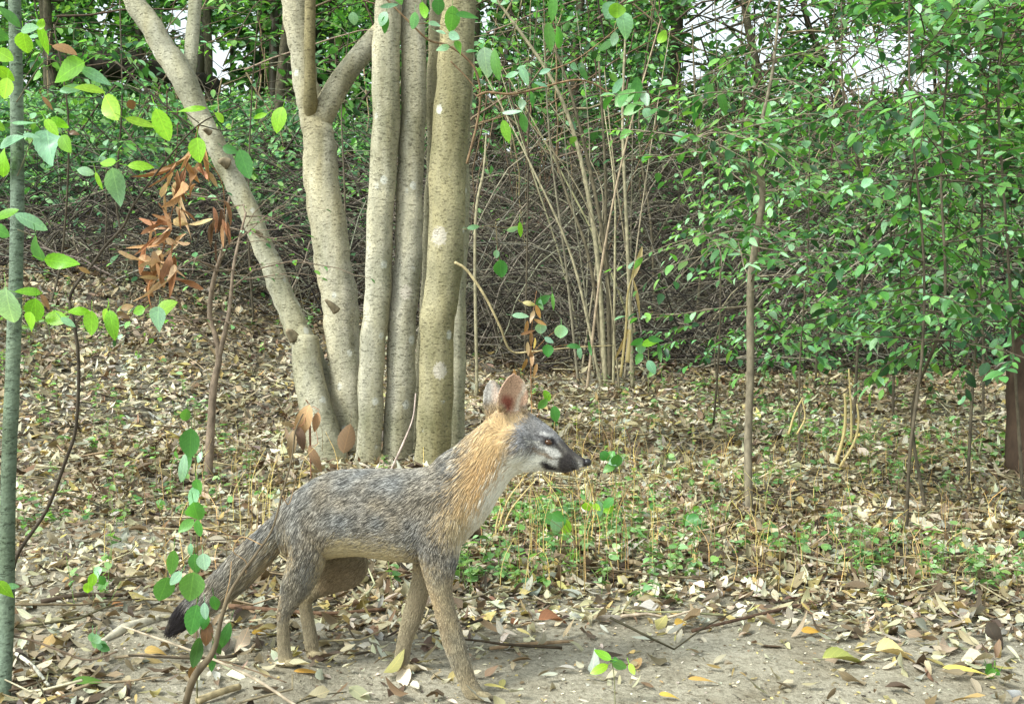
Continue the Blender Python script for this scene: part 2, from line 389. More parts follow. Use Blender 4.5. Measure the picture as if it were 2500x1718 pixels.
C_LITTER = [srgb(186, 178, 148), srgb(152, 138, 112), srgb(106, 92, 76), srgb(210, 204, 182), srgb(186, 170, 112), srgb(132, 110, 86), srgb(74, 64, 54), srgb(172, 172, 158)]
def build_litter():
    mb = MB()
    # main carpet
    for (n, d0, d1, Ls, tmpl, hi) in ((46000, 1.9, 4.2, (0.018, 0.048), T_MID, .016), (74000, 4.2, 9.5, (0.026, 0.062), T_LOW, .035)):
        n = int(n * 1.3); x, y = frustum_xy(n, d0, d1, 1.46)
        keep = RNG.uniform(size=n) < litter_mask(x, y) * np.clip(.35 + 1.5 * fbm2(x, y, 5.0, 91), 0, 1) + 0.04
        x, y = x[keep], y[keep]; n = len(x)
        nn = ground_normal(x, y); nrm = unit(nn + RNG.normal(size=(n, 3)) * 0.30)
        ax = unit(np.cross(rnd_unit(n), nrm))
        L = RNG.uniform(*Ls, n) * RNG.choice([.7, 1, 1.35], n); W = L * RNG.uniform(0.14, 0.5, n)
        z = zg(x, y) + RNG.uniform(0.002, hi, n) ** 1.0
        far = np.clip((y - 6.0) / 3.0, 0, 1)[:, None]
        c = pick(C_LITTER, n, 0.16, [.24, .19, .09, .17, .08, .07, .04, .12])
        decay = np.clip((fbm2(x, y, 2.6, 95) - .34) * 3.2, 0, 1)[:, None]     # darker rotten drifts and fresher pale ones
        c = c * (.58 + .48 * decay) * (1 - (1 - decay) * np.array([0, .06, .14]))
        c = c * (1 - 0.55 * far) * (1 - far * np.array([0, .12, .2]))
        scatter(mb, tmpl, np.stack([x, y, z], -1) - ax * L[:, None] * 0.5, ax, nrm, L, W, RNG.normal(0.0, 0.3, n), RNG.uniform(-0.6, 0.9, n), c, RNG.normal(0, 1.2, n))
    # darker litter on the bank
    n = 26000; x, y = frustum_xy(int(n * 1.3), 8.5, 14.5, 1.5); n = len(x)
    nn = ground_normal(x, y); nrm = unit(nn + RNG.normal(size=(n, 3)) * 0.45); ax = unit(np.cross(rnd_unit(n), nrm))
    L = RNG.uniform(0.04, 0.11, n)
    scatter(mb, T_LOW, np.stack([x, y, zg(x, y) + RNG.uniform(0, .05, n)], -1), ax, nrm, L, L * RNG.uniform(.2, .6, n), RNG.normal(0, .3, n), RNG.uniform(-.5, .8, n),
            pick([srgb(82, 70, 58), srgb(64, 54, 45), srgb(112, 98, 80), srgb(46, 40, 35)], n, 0.25))
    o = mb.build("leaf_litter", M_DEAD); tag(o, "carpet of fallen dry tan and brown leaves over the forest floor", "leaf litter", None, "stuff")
    # chips and crumbs on the path
    mb = MB(); n = 9000; x, y = frustum_xy(n, 1.9, 3.4, 1.4)
    nrm = unit(ground_normal(x, y) + RNG.normal(size=(n, 3)) * 0.3); ax = unit(np.cross(rnd_unit(n), nrm)); L = RNG.uniform(.0025, .011, n)
    scatter(mb, T_LOW, np.stack([x, y, zg(x, y) + .0015], -1), ax, nrm, L, L * RNG.uniform(.3, .8, n), 0, .4, pick([srgb(215, 205, 180), srgb(120, 104, 82), srgb(184, 164, 112), srgb(90, 82, 72), srgb(200, 194, 178)], n, .2))
    o = mb.build("litter_crumbs", M_DEAD); tag(o, "small chips and crumbs of dry leaf on the bare sandy path", "leaf crumbs", None, "stuff")
    # dead sticks lying about
    mb = MB(); n = 2800; x, y = frustum_xy(n, 2.0, 9.0, 1.35)
    k = RNG.uniform(size=n) < np.clip(litter_mask(x, y) + .06, 0, 1); x, y = x[k], y[k]
    for xi, yi in zip(x, y):
        a = RNG.uniform(0, np.pi); l = RNG.uniform(.06, .30) * (1 + .06 * yi); dx, dy = math.cos(a) * l, math.sin(a) * l * .7
        t = np.linspace(-.5, .5, 5); px = xi + dx * t + RNG.normal(0, .012 * l / .2, 5); py = yi + dy * t + RNG.normal(0, .012, 5)
        tilt = RNG.normal(0, .05)
        pz = zg(px, py) + .010 + np.abs(t * tilt * l * 3) + RNG.uniform(0, .012)
        r = RNG.uniform(.0012, .0042)
        tube(mb, np.stack([px, py, pz], -1), [r, r * .5], 4, pick([srgb(150, 136, 106), srgb(100, 88, 68), srgb(172, 162, 134), srgb(70, 62, 48)], 1)[0])
    o = mb.build("stick_litter", M_TWIG); tag(o, "thin dead sticks lying scattered over the leaf litter", "sticks", None, "stuff")
build_litter()

# ------------------------------------------------------------------ green ground cover
C_GREEN = [srgb(112, 156, 96), srgb(138, 176, 112), srgb(88, 128, 80), srgb(158, 192, 140), srgb(128, 164, 92)]
def build_cover():
    mb = MB()
    spots = [(1330, 1200, 3.4, .30, .22, 520), (1480, 1180, 3.5, .32, .25, 480), (1420, 1290, 2.95, .25, .22, 330), (1230, 1330, 2.9, .14, .14, 110), (1280, 1400, 2.8, .2, .1, 70), (2150, 1290, 3.0, .4, .2, 150), (2400, 1330, 2.95, .25, .2, 260),
             (2000, 1260, 3.2, .3, .2, 200), (1750, 1300, 3.1, .5, .25, 130), (1800, 860, 6.5, .8, .8, 450), (1750, 950, 5.6, .6, .5, 220), (2150, 950, 5.4, .9, .6, 520), (2300, 1050, 4.6, .5, .4, 380), (300, 950, 5.2, .7, .6, 330), (120, 1180, 3.6, .3, .4, 180),
             (500, 1160, 3.8, .4, .3, 180), (380, 1060, 4.4, .5, .4, 160), (200, 1400, 2.8, .2, .2, 40), (700, 820, 7.6, .8, .6, 260), (1550, 1090, 4.1, .7, .4, 160), (60, 830, 6.5, .5, .8, 600), (1950, 1080, 4.2, .5, .4, 260)]
    P_, A_, N_, L_, C_ = [], [], [], [], []
    stems = MB()
    for (px, py, d, sx, sy, n) in spots:
        c0 = P(px, py, d)[0]
        m = max(3, n // 7)
        cx = c0 + RNG.normal(size=m) * sx * .6; cy = d + RNG.normal(size=m) * sy * .6
        cy = np.maximum(cy, 2.2)
        for x, y in zip(cx, cy):
            h = RNG.uniform(.02, .11) * (1.3 if y > 4.5 else 1); z0 = float(zg(x, y)); tip = np.array([x + RNG.normal() * .012, y + RNG.normal() * .012, z0 + h])
            tube(stems, np.array([[x, y, z0 - .005], (np.array([x, y, z0]) + tip) / 2, tip]), .0009, 3, srgb(120, 150, 90), cap=False)
            k = RNG.integers(4, 9)
            for j in range(k):
                a = RNG.uniform(0, 2 * np.pi); f = RNG.uniform(.4, 1)
                P_.append([x, y, z0 + h * f]); A_.append([math.cos(a), math.sin(a), RNG.uniform(-.5, .35)]); N_.append([RNG.normal() * .35, RNG.normal() * .35 - .1, 1])
                L_.append(RNG.uniform(.012, .030) * (1.25 if y > 4.5 else 1))
    n = len(P_); L = np.array(L_)
    scatter(mb, T_MID, P_, A_, N_, L, L * RNG.uniform(.5, .8, n), RNG.uniform(0, .3, n), RNG.uniform(0, .5, n), pick(C_GREEN, n, .2))
    for j in range(700):     # thin dry stalks standing among the seedlings
        px = RNG.choice([1330, 1450, 2150, 2350, 1900, 1700, 600]) + RNG.normal() * 130; y = RNG.uniform(2.75, 5.0); x = P(px, 0, y)[0]; z0 = float(zg(x, y)); h = RNG.uniform(.05, .24 if px < 1600 else .14)
        q = np.array([[x, y, z0 - .004], [x + RNG.normal() * .01, y, z0 + h * .6], [x + RNG.normal() * .03, y + RNG.normal() * .02, z0 + h]])
        tube(stems, smooth_path(q, 3), [.0012, .0005], 3, pick([srgb(206, 190, 140), srgb(170, 150, 110), srgb(130, 110, 84)], 1)[0], cap=False)
    mb.v += stems.v; mb.q += [q + mb.n for q in stems.q]; mb.c += stems.c; mb.uv += stems.uv
    o = mb.build("ground_cover", M_LEAF); tag(o, "low patches of small green seedlings growing through the leaf litter", "ground cover", None, "stuff")
    # creeping ivy-like cover on the bank: thick left of the trunks, thin elsewhere
    mb = MB(); n = 290000; x, y = frustum_xy(n, 7.6, 16, 1.5)
    px = 1250 + x * F / y
    dens = np.clip(1.5 - px / 800, 0.06, 1) * np.clip((y - 8.9) / 2.2, 0.05, 1) + np.clip((px - 1800) / 900, 0, .22)
    dens = dens * np.clip((fbm2(x, y, 1.4, 77) - .28) * 3, .12, 1)
    k = RNG.uniform(size=n) < dens; x, y = x[k], y[k]; n = len(x)
    h = RNG.uniform(0, 1, n) ** 1.5 * (.10 + .7 * fbm2(x, y, 1.1, 88))
    nrm = unit(np.array([-.1, -.45, .9]) + RNG.normal(size=(n, 3)) * .5); ax = unit(np.cross(rnd_unit(n), nrm)); L = RNG.uniform(.03, .085, n)
    scatter(mb, T_LOW, np.stack([x, y, zg(x, y) + h], -1), ax, nrm, L, L * .6, RNG.uniform(0, .4, n), .3, pick([srgb(104, 158, 104), srgb(78, 126, 82), srgb(136, 186, 124), srgb(58, 96, 62), srgb(156, 198, 126)], n, .25))
    o = mb.build("bank_creeper", M_FAR); tag(o, "dense small-leaved green creeper covering the earth bank", "creeper", None, "stuff")
build_cover()

# ------------------------------------------------------------------ the multi-stemmed tree
C_BARK = srgb(178, 173, 156) * .92
spots = [(P(990, 712, 4.52), .038), (P(1077, 905, 4.37), .037), (P(1062, 575, 4.37), .045), (P(920, 380, 4.47), .013), (P(998, 210, 4.52), .02), (P(990, 560, 4.52), .012), (P(823, 778, 4.62), .012), (P(872, 845, 4.62), .01), (P(905, 300, 4.47), .012)]
M_BARK = bark_material("pale_smooth_bark", spots)
M_STUB = plain_bark("dark_knot_wood")
def trunk_path(rows, d, dbase=None):
    """rows of (x_left, x_right, y)"""
    c = []; r = []
    for xl, xr, y in rows:
        c.append(P((xl + xr) / 2, y, d)); r.append((xr - xl) / 2 * d / F)
    return np.array(c), np.array(r)
def build_tree():
    base = P(965, 1150, 4.6); base[2] = float(zg(base[0], 4.6))
    t = thing("multi_stem_tree", base, "pale smooth-barked tree of clumped straight stems with forked and leaning trunks, behind the fox", "tree")
    def stem(rows, d, col, name="trunk", rough=.13, seed=1, sides=40, label=None):
        c, r = trunk_path(rows, d)
        seg = 9; cc = smooth_path(c, seg); rr = np.interp(np.arange(len(cc)), np.arange(len(r)) * seg, r)
        w = np.arange(len(cc)); cc[:, 0] += .0035 * np.sin(w * .55 + seed) + .002 * np.sin(w * 1.7 + 2 * seed)
        mb = MB(); n = len(cc)
        rr = rr * (1 + .22 * np.clip((np.arange(n) - n + 9) / 9, 0, 1) ** 2); tube(mb, cc, rr * (.90 if seed == 31 else .97), sides, col, rough * .8, seed, flute=.026)
        o = mb.build(name, M_BARK, t, origin=c[-1] if c[-1][2] < c[0][2] else c[0])
        if label: o["label"] = label
        return o
    B = C_BARK
    # straight clump
    stem([(918, 984, -150), (913, 980, 0), (905, 977, 225), (894, 960, 600), (881, 945, 825), (868, 930, 1100), (862, 932, 1190)], 4.55, B * [1, 1, .97], seed=3, label="straight pale stem of the clump beside the forked trunk")
    stem([(986, 1048, -150), (982, 1044, 0), (976, 1040, 300), (962, 1033, 600), (946, 1018, 825), (932, 1010, 1130), (926, 1012, 1195)], 4.6, B, seed=5)
    stem([(1048, 1100, -150), (1046, 1095, 0), (1042, 1080, 250), (1036, 1070, 500), (1020, 1050, 800), (1005, 1040, 1150)], 4.72, B * [.85, .84, .75], seed=8)
    stem([(1090, 1172, -150), (1084, 1166, 0), (1060, 1152, 225), (1043, 1134, 600), (1026, 1112, 825), (1012, 1102, 1120), (1004, 1106, 1195)], 4.45, B * [.70, .67, .52], seed=11, label="olive-brown straight stem, the thickest of the clump")
    stem([(1120, 1168, -150), (1112, 1160, 100), (1104, 1150, 300), (1096, 1143, 600), (1088, 1136, 850), (1080, 1134, 1180)], 4.68, B * [.95, .95, .9], seed=13)
    # forked trunk
    stem([(676, 742, -150), (688, 752, 0), (706, 766, 130), (724, 790, 245), (738, 815, 320), (742, 830, 430), (762, 855, 600), (782, 874, 720), (800, 888, 860), (812, 905, 1000), (818, 925, 1180)], 4.78, B * [1, .99, .95], seed=17, sides=32, label="thick trunk that forks into a broad left limb and a right branch")
    c = np.array([P(776, 345, 4.79), P(786, 290, 4.77), P(806, 245, 4.75), P(838, 190, 4.76), P(885, 128, 4.8), P(935, 70, 4.86), P(1000, 0, 4.95), P(1060, -80, 5.0)])
    mb = MB(); tube(mb, smooth_path(c, 8), [.03, .046, .047, .041, .038, .034, .03], 22, B * .97, .1, 23); mb.build("branch", M_BARK, t, origin=c[0])
    c = np.array([P(762, 300, 4.78), P(758, 252, 4.72), P(757, 200, 4.68), P(756, 100, 4.66), P(757, 0, 4.65), P(756, -100, 4.65)])
    mb = MB(); tube(mb, smooth_path(c, 8), [.022, .029, .022, .021, .021, .02], 18, B * [.52, .48, .34], .12, 29); o = mb.build("branch", M_BARK, t, origin=c[0]); o["label"] = "dark narrow upright shoot growing from the fork"
    # leaning trunk
    stem([(255, 318, -120), (301, 357, 0), (352, 415, 90), (410, 478, 188), (481, 534, 320), (530, 587, 414), (616, 671, 600), (640, 698, 663), (674, 736, 757), (706, 774, 832), (735, 806, 900), (765, 845, 1000), (800, 900, 1180)], 4.85, B * [.93, .95, .92], seed=31, label="trunk leaning away to the side, speckled with pale lichen")
    c = np.array([P(450, 205, 4.88), P(464, 150, 4.9), P(470, 80, 4.92), P(477, 0, 4.94), P(480, -100, 4.96)])
    mb = MB(); tube(mb, smooth_path(c, 8), [.032, .028, .027, .026, .025], 16, B * [.9, .93, .88], .08, 37); mb.build("branch", M_BARK, t, origin=c[0])
    c = np.array([P(746, 825, 4.75), P(750, 900, 4.72), P(775, 1010, 4.68), P(820, 1180, 4.62)])
    mb = MB(); tube(mb, smooth_path(c, 8), [.05, .058, .062, .075], 24, B * [.9, .9, .84], .12, 39); mb.build("trunk", M_BARK, t, origin=c[-1])
    # broken stubs and knots
    for (x, y, x2, y2, d, r) in ((720, 826, 700, 806, 4.72, .02), (822, 760, 794, 732, 4.66, .013), (556, 400, 534, 396, 4.8, .018), (512, 325, 496, 318, 4.78, .012), (638, 575, 616, 562, 4.79, .009)):
        mb = MB(); tube(mb, smooth_path([P(x, y, d), P((x + x2) / 2 - 1, (y + y2) / 2 - 3, d - .015), P(x2, y2, d - .03)], 4), [r * 1.15, r * .8, r * .3], 10, srgb(128, 116, 94), .6, 3)
        mb.build("broken_stub", M_STUB, t, origin=P(x, y, d))
build_tree()

GAPS = [(2130, 150, 150, 90), (1760, 60, 120, 75), (1950, 40, 80, 60), (525, 150, 62, 66), (440, 60, 48, 44), (250, 40, 30, 30), (2060, 240, 60, 40), (2260, 205, 60, 40), (1860, 140, 40, 60), (1180, 40, 22, 60), (2380, 150, 50, 40), (1690, 170, 50, 60)]
def in_gap(p, strength=.93):
    px = 1250 + p[:, 0] * F / p[:, 1]; py = 859 - (p[:, 2] - CAMZ) * F / p[:, 1]
    px = px + 70 * (vnoise(p, 1.3, 3) - .5); py = py + 70 * (vnoise(p, 1.3, 7) - .5)
    pr = np.zeros(len(p))
    for (cx, cy, rx, ry) in GAPS:
        q = ((px - cx) / rx) ** 2 + ((py - cy) / ry) ** 2
        pr = np.maximum(pr, np.clip(1.5 - q, 0, 1))
    return RNG.uniform(size=len(p)) > pr * strength

# ------------------------------------------------------------------ saplings, shrubs, stems
def gen_branch(wood, leaves, p0, dirn, length, r, leafL, spacing, wcol, rng, droop=.25, sub=True, wratio=.52):
    n = 7; pts = [np.array(p0, float)]; d = unit(np.array(dirn, float))
    for i in range(n):
        d = unit(d + rng.normal(size=3) * .13 + np.array([0, 0, -.02 - droop * .12])); pts.append(pts[-1] + d * length / n)
    pts = np.array(pts); tube(wood, pts, [r, r * .3], 4, wcol, cap=False)
    cum = length
    m = max(2, int(length * .8 / spacing)); ts = np.linspace(.2, 1, m)
    side = 1
    for t in ts:
        f = t * n; i = min(int(f), n - 1); p = pts[i] + (pts[i + 1] - pts[i]) * (f - i); tg = unit(pts[i + 1] - pts[i])
        lat = unit(np.cross(tg, [0, 0, 1]) + rng.normal(size=3) * .15) * side; side = -side
        ax = unit(lat * .8 + tg * (.55 if t < .97 else 1.6) + np.array([0, 0, -rng.uniform(0, 1.1) * droop * 2]))
        nr = unit(np.array([0, -.1, 1.0]) + rng.normal(size=3) * .33)
        leaves.append((p, ax, nr, leafL * rng.uniform(.4, 1.25)))
    if sub and length > .2:
        for t in (.3, .5, .7):
            if rng.uniform() < .8:
                i = int(t * n); tg = unit(pts[i + 1] - pts[i]); lat = unit(np.cross(tg, [0, 0, 1])) * rng.choice([-1, 1])
                gen_branch(wood, leaves, pts[i], tg * .7 + lat * .8, length * rng.uniform(.35, .6), r * .6, leafL, spacing, wcol, rng, droop, False, wratio)

def leaves_to(mb, leaves, cols, tmpl, wratio=.52, jitter=.2, keep=None):
    if not leaves: return
    p = np.array([l[0] for l in leaves]); a = np.array([l[1] for l in leaves]); nr = np.array([l[2] for l in leaves]); L = np.array([l[3] for l in leaves]); n = len(p)
    if keep is not None:
        k = keep(p); p, a, nr, L = p[k], a[k], nr[k], L[k]; n = len(p)
    scatter(mb, tmpl, p, a, nr, L, L * wratio * RNG.uniform(.8, 1.2, n), RNG.uniform(0, .35, n), RNG.uniform(.05, .45, n), pick(cols, n, jitter))

def plant(name, label, cat, stems, nbr, brlen, leafL, cols, group=None, wcol=srgb(120, 108, 90), seed=1, spacing=.03, span=(.25, 1.0), up=.25, droop=.25, tmpl=T_MID, wratio=.52, mat=M_LEAF, toward=None, extra=None, wmat=None, sides=8):
    """stems: list of (points, radii). branches with leaves spread along them"""
    rng = np.random.default_rng(seed)
    base = np.array(stems[0][0][0], float)
    t = thing(name, base, label, cat, group)
    leaves = []; wood = MB()
    for k, (pts, rad) in enumerate(stems):
        sp = smooth_path(pts, 8); mb = MB(); tube(mb, sp, rad, sides, wcol, .15, seed + k)
        mb.build("stem", wmat or M_TWIG, t, origin=sp[0])
        n = nbr if k == 0 else max(0, int(nbr * .6))
        for j in range(n):
            f = rng.uniform(*span) * (len(sp) - 1); i = min(int(f), len(sp) - 2); p = sp[i] + (sp[i + 1] - sp[i]) * (f - i)
            a = rng.uniform(0, 2 * np.pi); d = np.array([math.cos(a), math.sin(a), rng.normal(up, .25)])
            if toward is not None: d = d + np.array(toward)
            gen_branch(wood, leaves, p, d, brlen * rng.uniform(.5, 1.2), .0028, leafL, spacing, wcol, rng, droop, True, wratio)
    if extra: leaves += extra
    if wood.n: wood.build("twigs", M_TWIG, t)
    if leaves:
        mb = MB(); leaves_to(mb, leaves, cols, tmpl, wratio, keep=lambda q: in_gap(q, .62)); mb.build("foliage", mat, t)
    return t
def gp(x, y, d, sink=.02):
    p = P(x, y, d); p[2] = float(zg(p[0], d)) - sink; return p
GR = [srgb(88, 144, 76), srgb(116, 170, 92), srgb(148, 194, 148), srgb(62, 108, 60), srgb(124, 176, 84), srgb(158, 202, 162), srgb(50, 88, 52)]  # palest tones paint the sky's gloss into the leaf colour
GR2 = [srgb(76, 128, 72), srgb(106, 160, 96), srgb(52, 94, 58), srgb(138, 188, 142), srgb(44, 78, 48)]  # pale tone again holds sky gloss, darkest ones the shade between leaves

plant("sapling", "grey-stemmed leafy sapling with a crooked Y-shaped fork, standing in open leaf litter", "sapling",
      [([gp(1830, 1235, 3.75), P(1826, 1100, 3.75), P(1832, 900, 3.75), P(1832, 700, 3.75), P(1846, 590, 3.75), P(1860, 500, 3.75), P(1862, 452, 3.75)], [.013, .0125, .012, .011, .010, .010]),
       ([P(1862, 455, 3.75), P(1832, 412, 3.73), P(1745, 372, 3.68), P(1680, 335, 3.62)], [.009, .004]),
       ([P(1862, 455, 3.75), P(1856, 380, 3.75), P(1862, 290, 3.75), P(1885, 180, 3.78), P(1900, 40, 3.8), P(1908, -80, 3.8)], [.009, .005, .0035])],
      20, .42, .042, GR, wcol=srgb(126, 116, 98), seed=5, span=(.45, 1.0), spacing=.03)
right = [
 ("slender shrub with layered sprays, its thin brown stem beside dry straw stalks", [(1952, 1150), (1950, 900), (1960, 600), (1970, 300)], 4.6, .007, 16, .50, 21),
 ("taller twin-stemmed shrub with drooping leafy sprays at the wood's edge", [(2212, 1310), (2232, 1100), (2246, 850), (2240, 600), (2225, 250), (2230, -60)], 3.5, .009, 22, .48, 22),
 ("shrub with a dark thin stem close behind the twin-stemmed one", [(2262, 1250), (2262, 1000), (2280, 760), (2300, 420), (2330, 100)], 3.8, .010, 20, .50, 23),
 ("shrub of pale green leaves between the twin-stemmed shrub and the dark trunk", [(2362, 1200), (2372, 950), (2390, 700), (2400, 350), (2420, 0)], 4.2, .010, 22, .55, 24),
 ("leaf-heavy shrub filling the wood's edge by the dark trunk", [(2500, 1250), (2490, 950), (2480, 600), (2470, 200), (2460, -100)], 3.9, .010, 24, .5, 25),
 ("shrub with wide high sprays under the bright gap in the canopy", [(2080, 1060), (2085, 800), (2100, 500), (2080, 250), (2060, 0)], 5.0, .011, 20, .65, 26),
 ("broad-leaved shrub rising behind the crooked forked sapling", [(1740, 1000), (1750, 800), (1770, 500), (1760, 250), (1740, 0)], 5.6, .008, 9, .5, 27),
 ("dense dark shrub deep in the shade behind the slender layered one", [(1990, 960), (2000, 760), (1990, 600), (2010, 420)], 6.8, .012, 22, .75, 31),
 ("low dense shrub at the foot of the bank right of the straw stalks", [(2180, 1000), (2190, 850), (2200, 700), (2180, 560)], 6.0, .012, 22, .7, 32),
 ("deep green shrub filling the space above the dark trunk's foot", [(2400, 1000), (2390, 800), (2400, 560), (2380, 330)], 5.8, .012, 24, .75, 33),
 ("low light green shrub beside the crooked sapling's foot", [(1760, 930), (1765, 850), (1780, 760)], 6.2, .008, 9, .5, 34),
 ("bushy shrub arching in beyond the frame-side dark trunk", [(2640, 1200), (2620, 900), (2600, 600), (2560, 200), (2540, -100)], 4.3, .012, 24, .6, 28)]
right += [
 ("leafy shrub in the dim green wood behind the grey pole", [(120, 830), (130, 600), (150, 300), (140, 60)], 7.2, .014, 20, .8, 41),
 ("leafy shrub with high sprays behind the dark rotten log", [(360, 800), (320, 520), (300, 250), (290, 0)], 7.8, .014, 17, .8, 42),
 ("light green shrub showing between the leaning trunk and the forked trunk", [(620, 820), (615, 560), (610, 280), (620, 20)], 7.4, .012, 16, .75, 43),
 ("light green shrub in the gap beside the forked trunk's right branch", [(850, 800), (850, 500), (840, 250), (835, 80)], 7.0, .010, 8, .5, 44),
 ("shrub with big leaves high above the bank right of the olive stem", [(1280, 780), (1290, 520), (1310, 240), (1300, 20)], 7.5, .010, 10, .55, 45)]
for lab, pth, d, r, nb, bl, sd in right:
    rj = np.random.default_rng(sd + 900); pts = [gp(*pth[0], d)] + [P(x + rj.normal() * 16, y, d + rj.normal() * .08) for x, y in pth[1:]]
    plant("shrub", lab, "shrub", [(pts, [r * .62, r * .3])], int(nb * (1.05 if sd < 30 else .7)), bl, .047 if sd < 40 else .066, GR if sd % 2 else GR2 + GR[:2], group="leafy shrubs at the wood's edge", wcol=srgb(86, 78, 64), seed=sd, span=(.40, 1.0) if sd < 40 else (.62, 1.0), spacing=.024 if sd < 40 else .045, up=.12)

# bushy little tree left of the leaning trunk, nearly leafless
plant("bare_bush", "nearly leafless bush with a crooked grey stem splitting in two, left of the leaning trunk", "bush",
      [([gp(507, 1062, 4.3), P(520, 960, 4.3), P(534, 880, 4.3), P(526, 820, 4.3), P(512, 770, 4.3), P(520, 690, 4.28), P(545, 600, 4.25), P(560, 480, 4.2)], [.016, .012, .009, .008, .004]),
       ([P(534, 870, 4.3), P(552, 800, 4.3), P(562, 740, 4.32), P(572, 640, 4.35), P(600, 520, 4.4)], [.010, .004]),
       ([P(530, 850, 4.3), P(480, 800, 4.25), P(445, 770, 4.2)], [.004, .0015]),
       ([P(570, 700, 4.32), P(625, 655, 4.3)], [.004, .0015])],
      7, .4, .028, GR, wcol=srgb(128, 112, 96), seed=41, spacing=.10, span=(.35, 1))

# ------------------------------------------------------------------ background wood
def bg_tree(name, label, x, y, h, crown_r, nleaf, cols, seed, trunk_r=.05, leafL=.08, zlow=.35, group=None, lean=0, wcol=srgb(86, 80, 64)):
    rng = np.random.default_rng(seed); z0 = float(zg(x, y)) - .05
    t = thing(name, (x, y, z0), label, "tree", group)
    sp = smooth_path([[x, y, z0], [x + lean * .3 + rng.normal() * .05, y, z0 + h * .35], [x + lean * .7 + rng.normal() * .1, y, z0 + h * .7], [x + lean, y, z0 + h]], 7)
    wood = MB(); tube(wood, sp, [trunk_r, trunk_r * .8, trunk_r * .3], 8, wcol, .2, seed); P_ = []
    for j in range(26):
        f = rng.uniform(zlow * .8, .98); i = int(f * (len(sp) - 1)); a = rng.uniform(0, 2 * np.pi)
        L = crown_r * rng.uniform(.5, 1.15); d = np.array([math.cos(a), math.sin(a), rng.uniform(-.1, .5)])
        pts = [sp[i]]
        for q in range(5):
            d = unit(d + rng.normal(size=3) * .22); pts.append(pts[-1] + d * L / 5)
        pts = np.array(pts); tube(wood, pts, [trunk_r * .28, .004], 4, wcol, cap=False)
        m = int(nleaf * (1.3 if x < -1 else 2.2) / 26); fq = rng.uniform(.25, 1, m) * 5; ii = np.minimum(fq.astype(int), 4)
        pp = pts[ii] + (pts[ii + 1] - pts[ii]) * (fq - ii)[:, None] + rng.normal(size=(m, 3)) * np.array([.17, .17, .10]) * crown_r
        P_.append(pp)
    wood.build("trunk", M_TWIG, t, origin=sp[0])
    p = np.vstack(P_); p = p[in_gap(p)]; n = len(p)
    nrm = unit(np.array([0, -.2, 1]) + rng.normal(size=(n, 3)) * .55); ax = unit(np.cross(rnd_unit(n), nrm)); L = rng.uniform(.6, 1.2, n) * leafL
    mb = MB(); scatter(mb, T_LOW, p, ax, nrm, L, L * .55, RNG.uniform(0, .4, n), .3, pick(cols, n, .22)); mb.build("crown", M_FAR, t)
    return t
DG = [srgb(96, 144, 86), srgb(74, 116, 70), srgb(122, 170, 94), srgb(56, 90, 54)]
BG = [srgb(138, 196, 100), srgb(112, 172, 94), srgb(166, 212, 112), srgb(84, 136, 78)]  # lighter leaves: the lit look of distant foliage is put into their colour
bgl = [
 ("bright green young tree on top of the bank at the edge of the wood", -4.6, 12.5, 4.2, 1.3, 2600, BG), ("light green tree behind the dark fallen log", -3.3, 13.5, 4.4, 1.3, 2600, BG),
 ("green tree seen between the leaning trunk and the forked trunk", -2.3, 12.0, 4.0, 1.1, 2200, DG), ("small tree showing in the angle of the forked trunk", -1.4, 13.0, 4.4, 1.2, 2400, BG),
 ("dark tree behind the clump of straight stems", -.4, 12.5, 4.4, 1.1, 2000, DG), ("thin dark tree above the tangled bank beside the stem clump", .6, 11.5, 4.2, .9, 1300, DG),
 ("dark thin-crowned tree at the top of the tangled bank", 1.5, 12.3, 4.5, 1.0, 1400, DG), ("half bare tree behind the crooked forked sapling", 2.3, 11.6, 3.0, .95, 1200, DG),
 ("dark tree below the bright gap in the canopy", 3.4, 12.8, 2.3, .9, 1500, DG), ("green tree beyond the shrubs by the dark trunk", 4.3, 11.0, 2.6, .9, 2200, BG),
 ("deep green tree in the far corner above the dark trunk", 5.0, 12.5, 4.6, 1.4, 2600, DG), ("tall dark tree leaning over the bank behind the creeper", -5.6, 15, 5.0, 1.6, 2600, DG),
 ("green tree just outside the picture beyond the grey pole", -5.6, 9.5, 3.6, 1.3, 2400, BG), ("dark tree just outside the picture beyond the dark trunk", 5.0, 8.5, 3.6, 1.2, 2400, DG)]
for k, (lab, x, y, h, cr, n, cols) in enumerate(bgl):
    bg_tree("understory_tree", lab, x, y, h, cr, n, cols, 100 + k, group="young trees along the top of the bank", lean=RNG.normal() * .3)

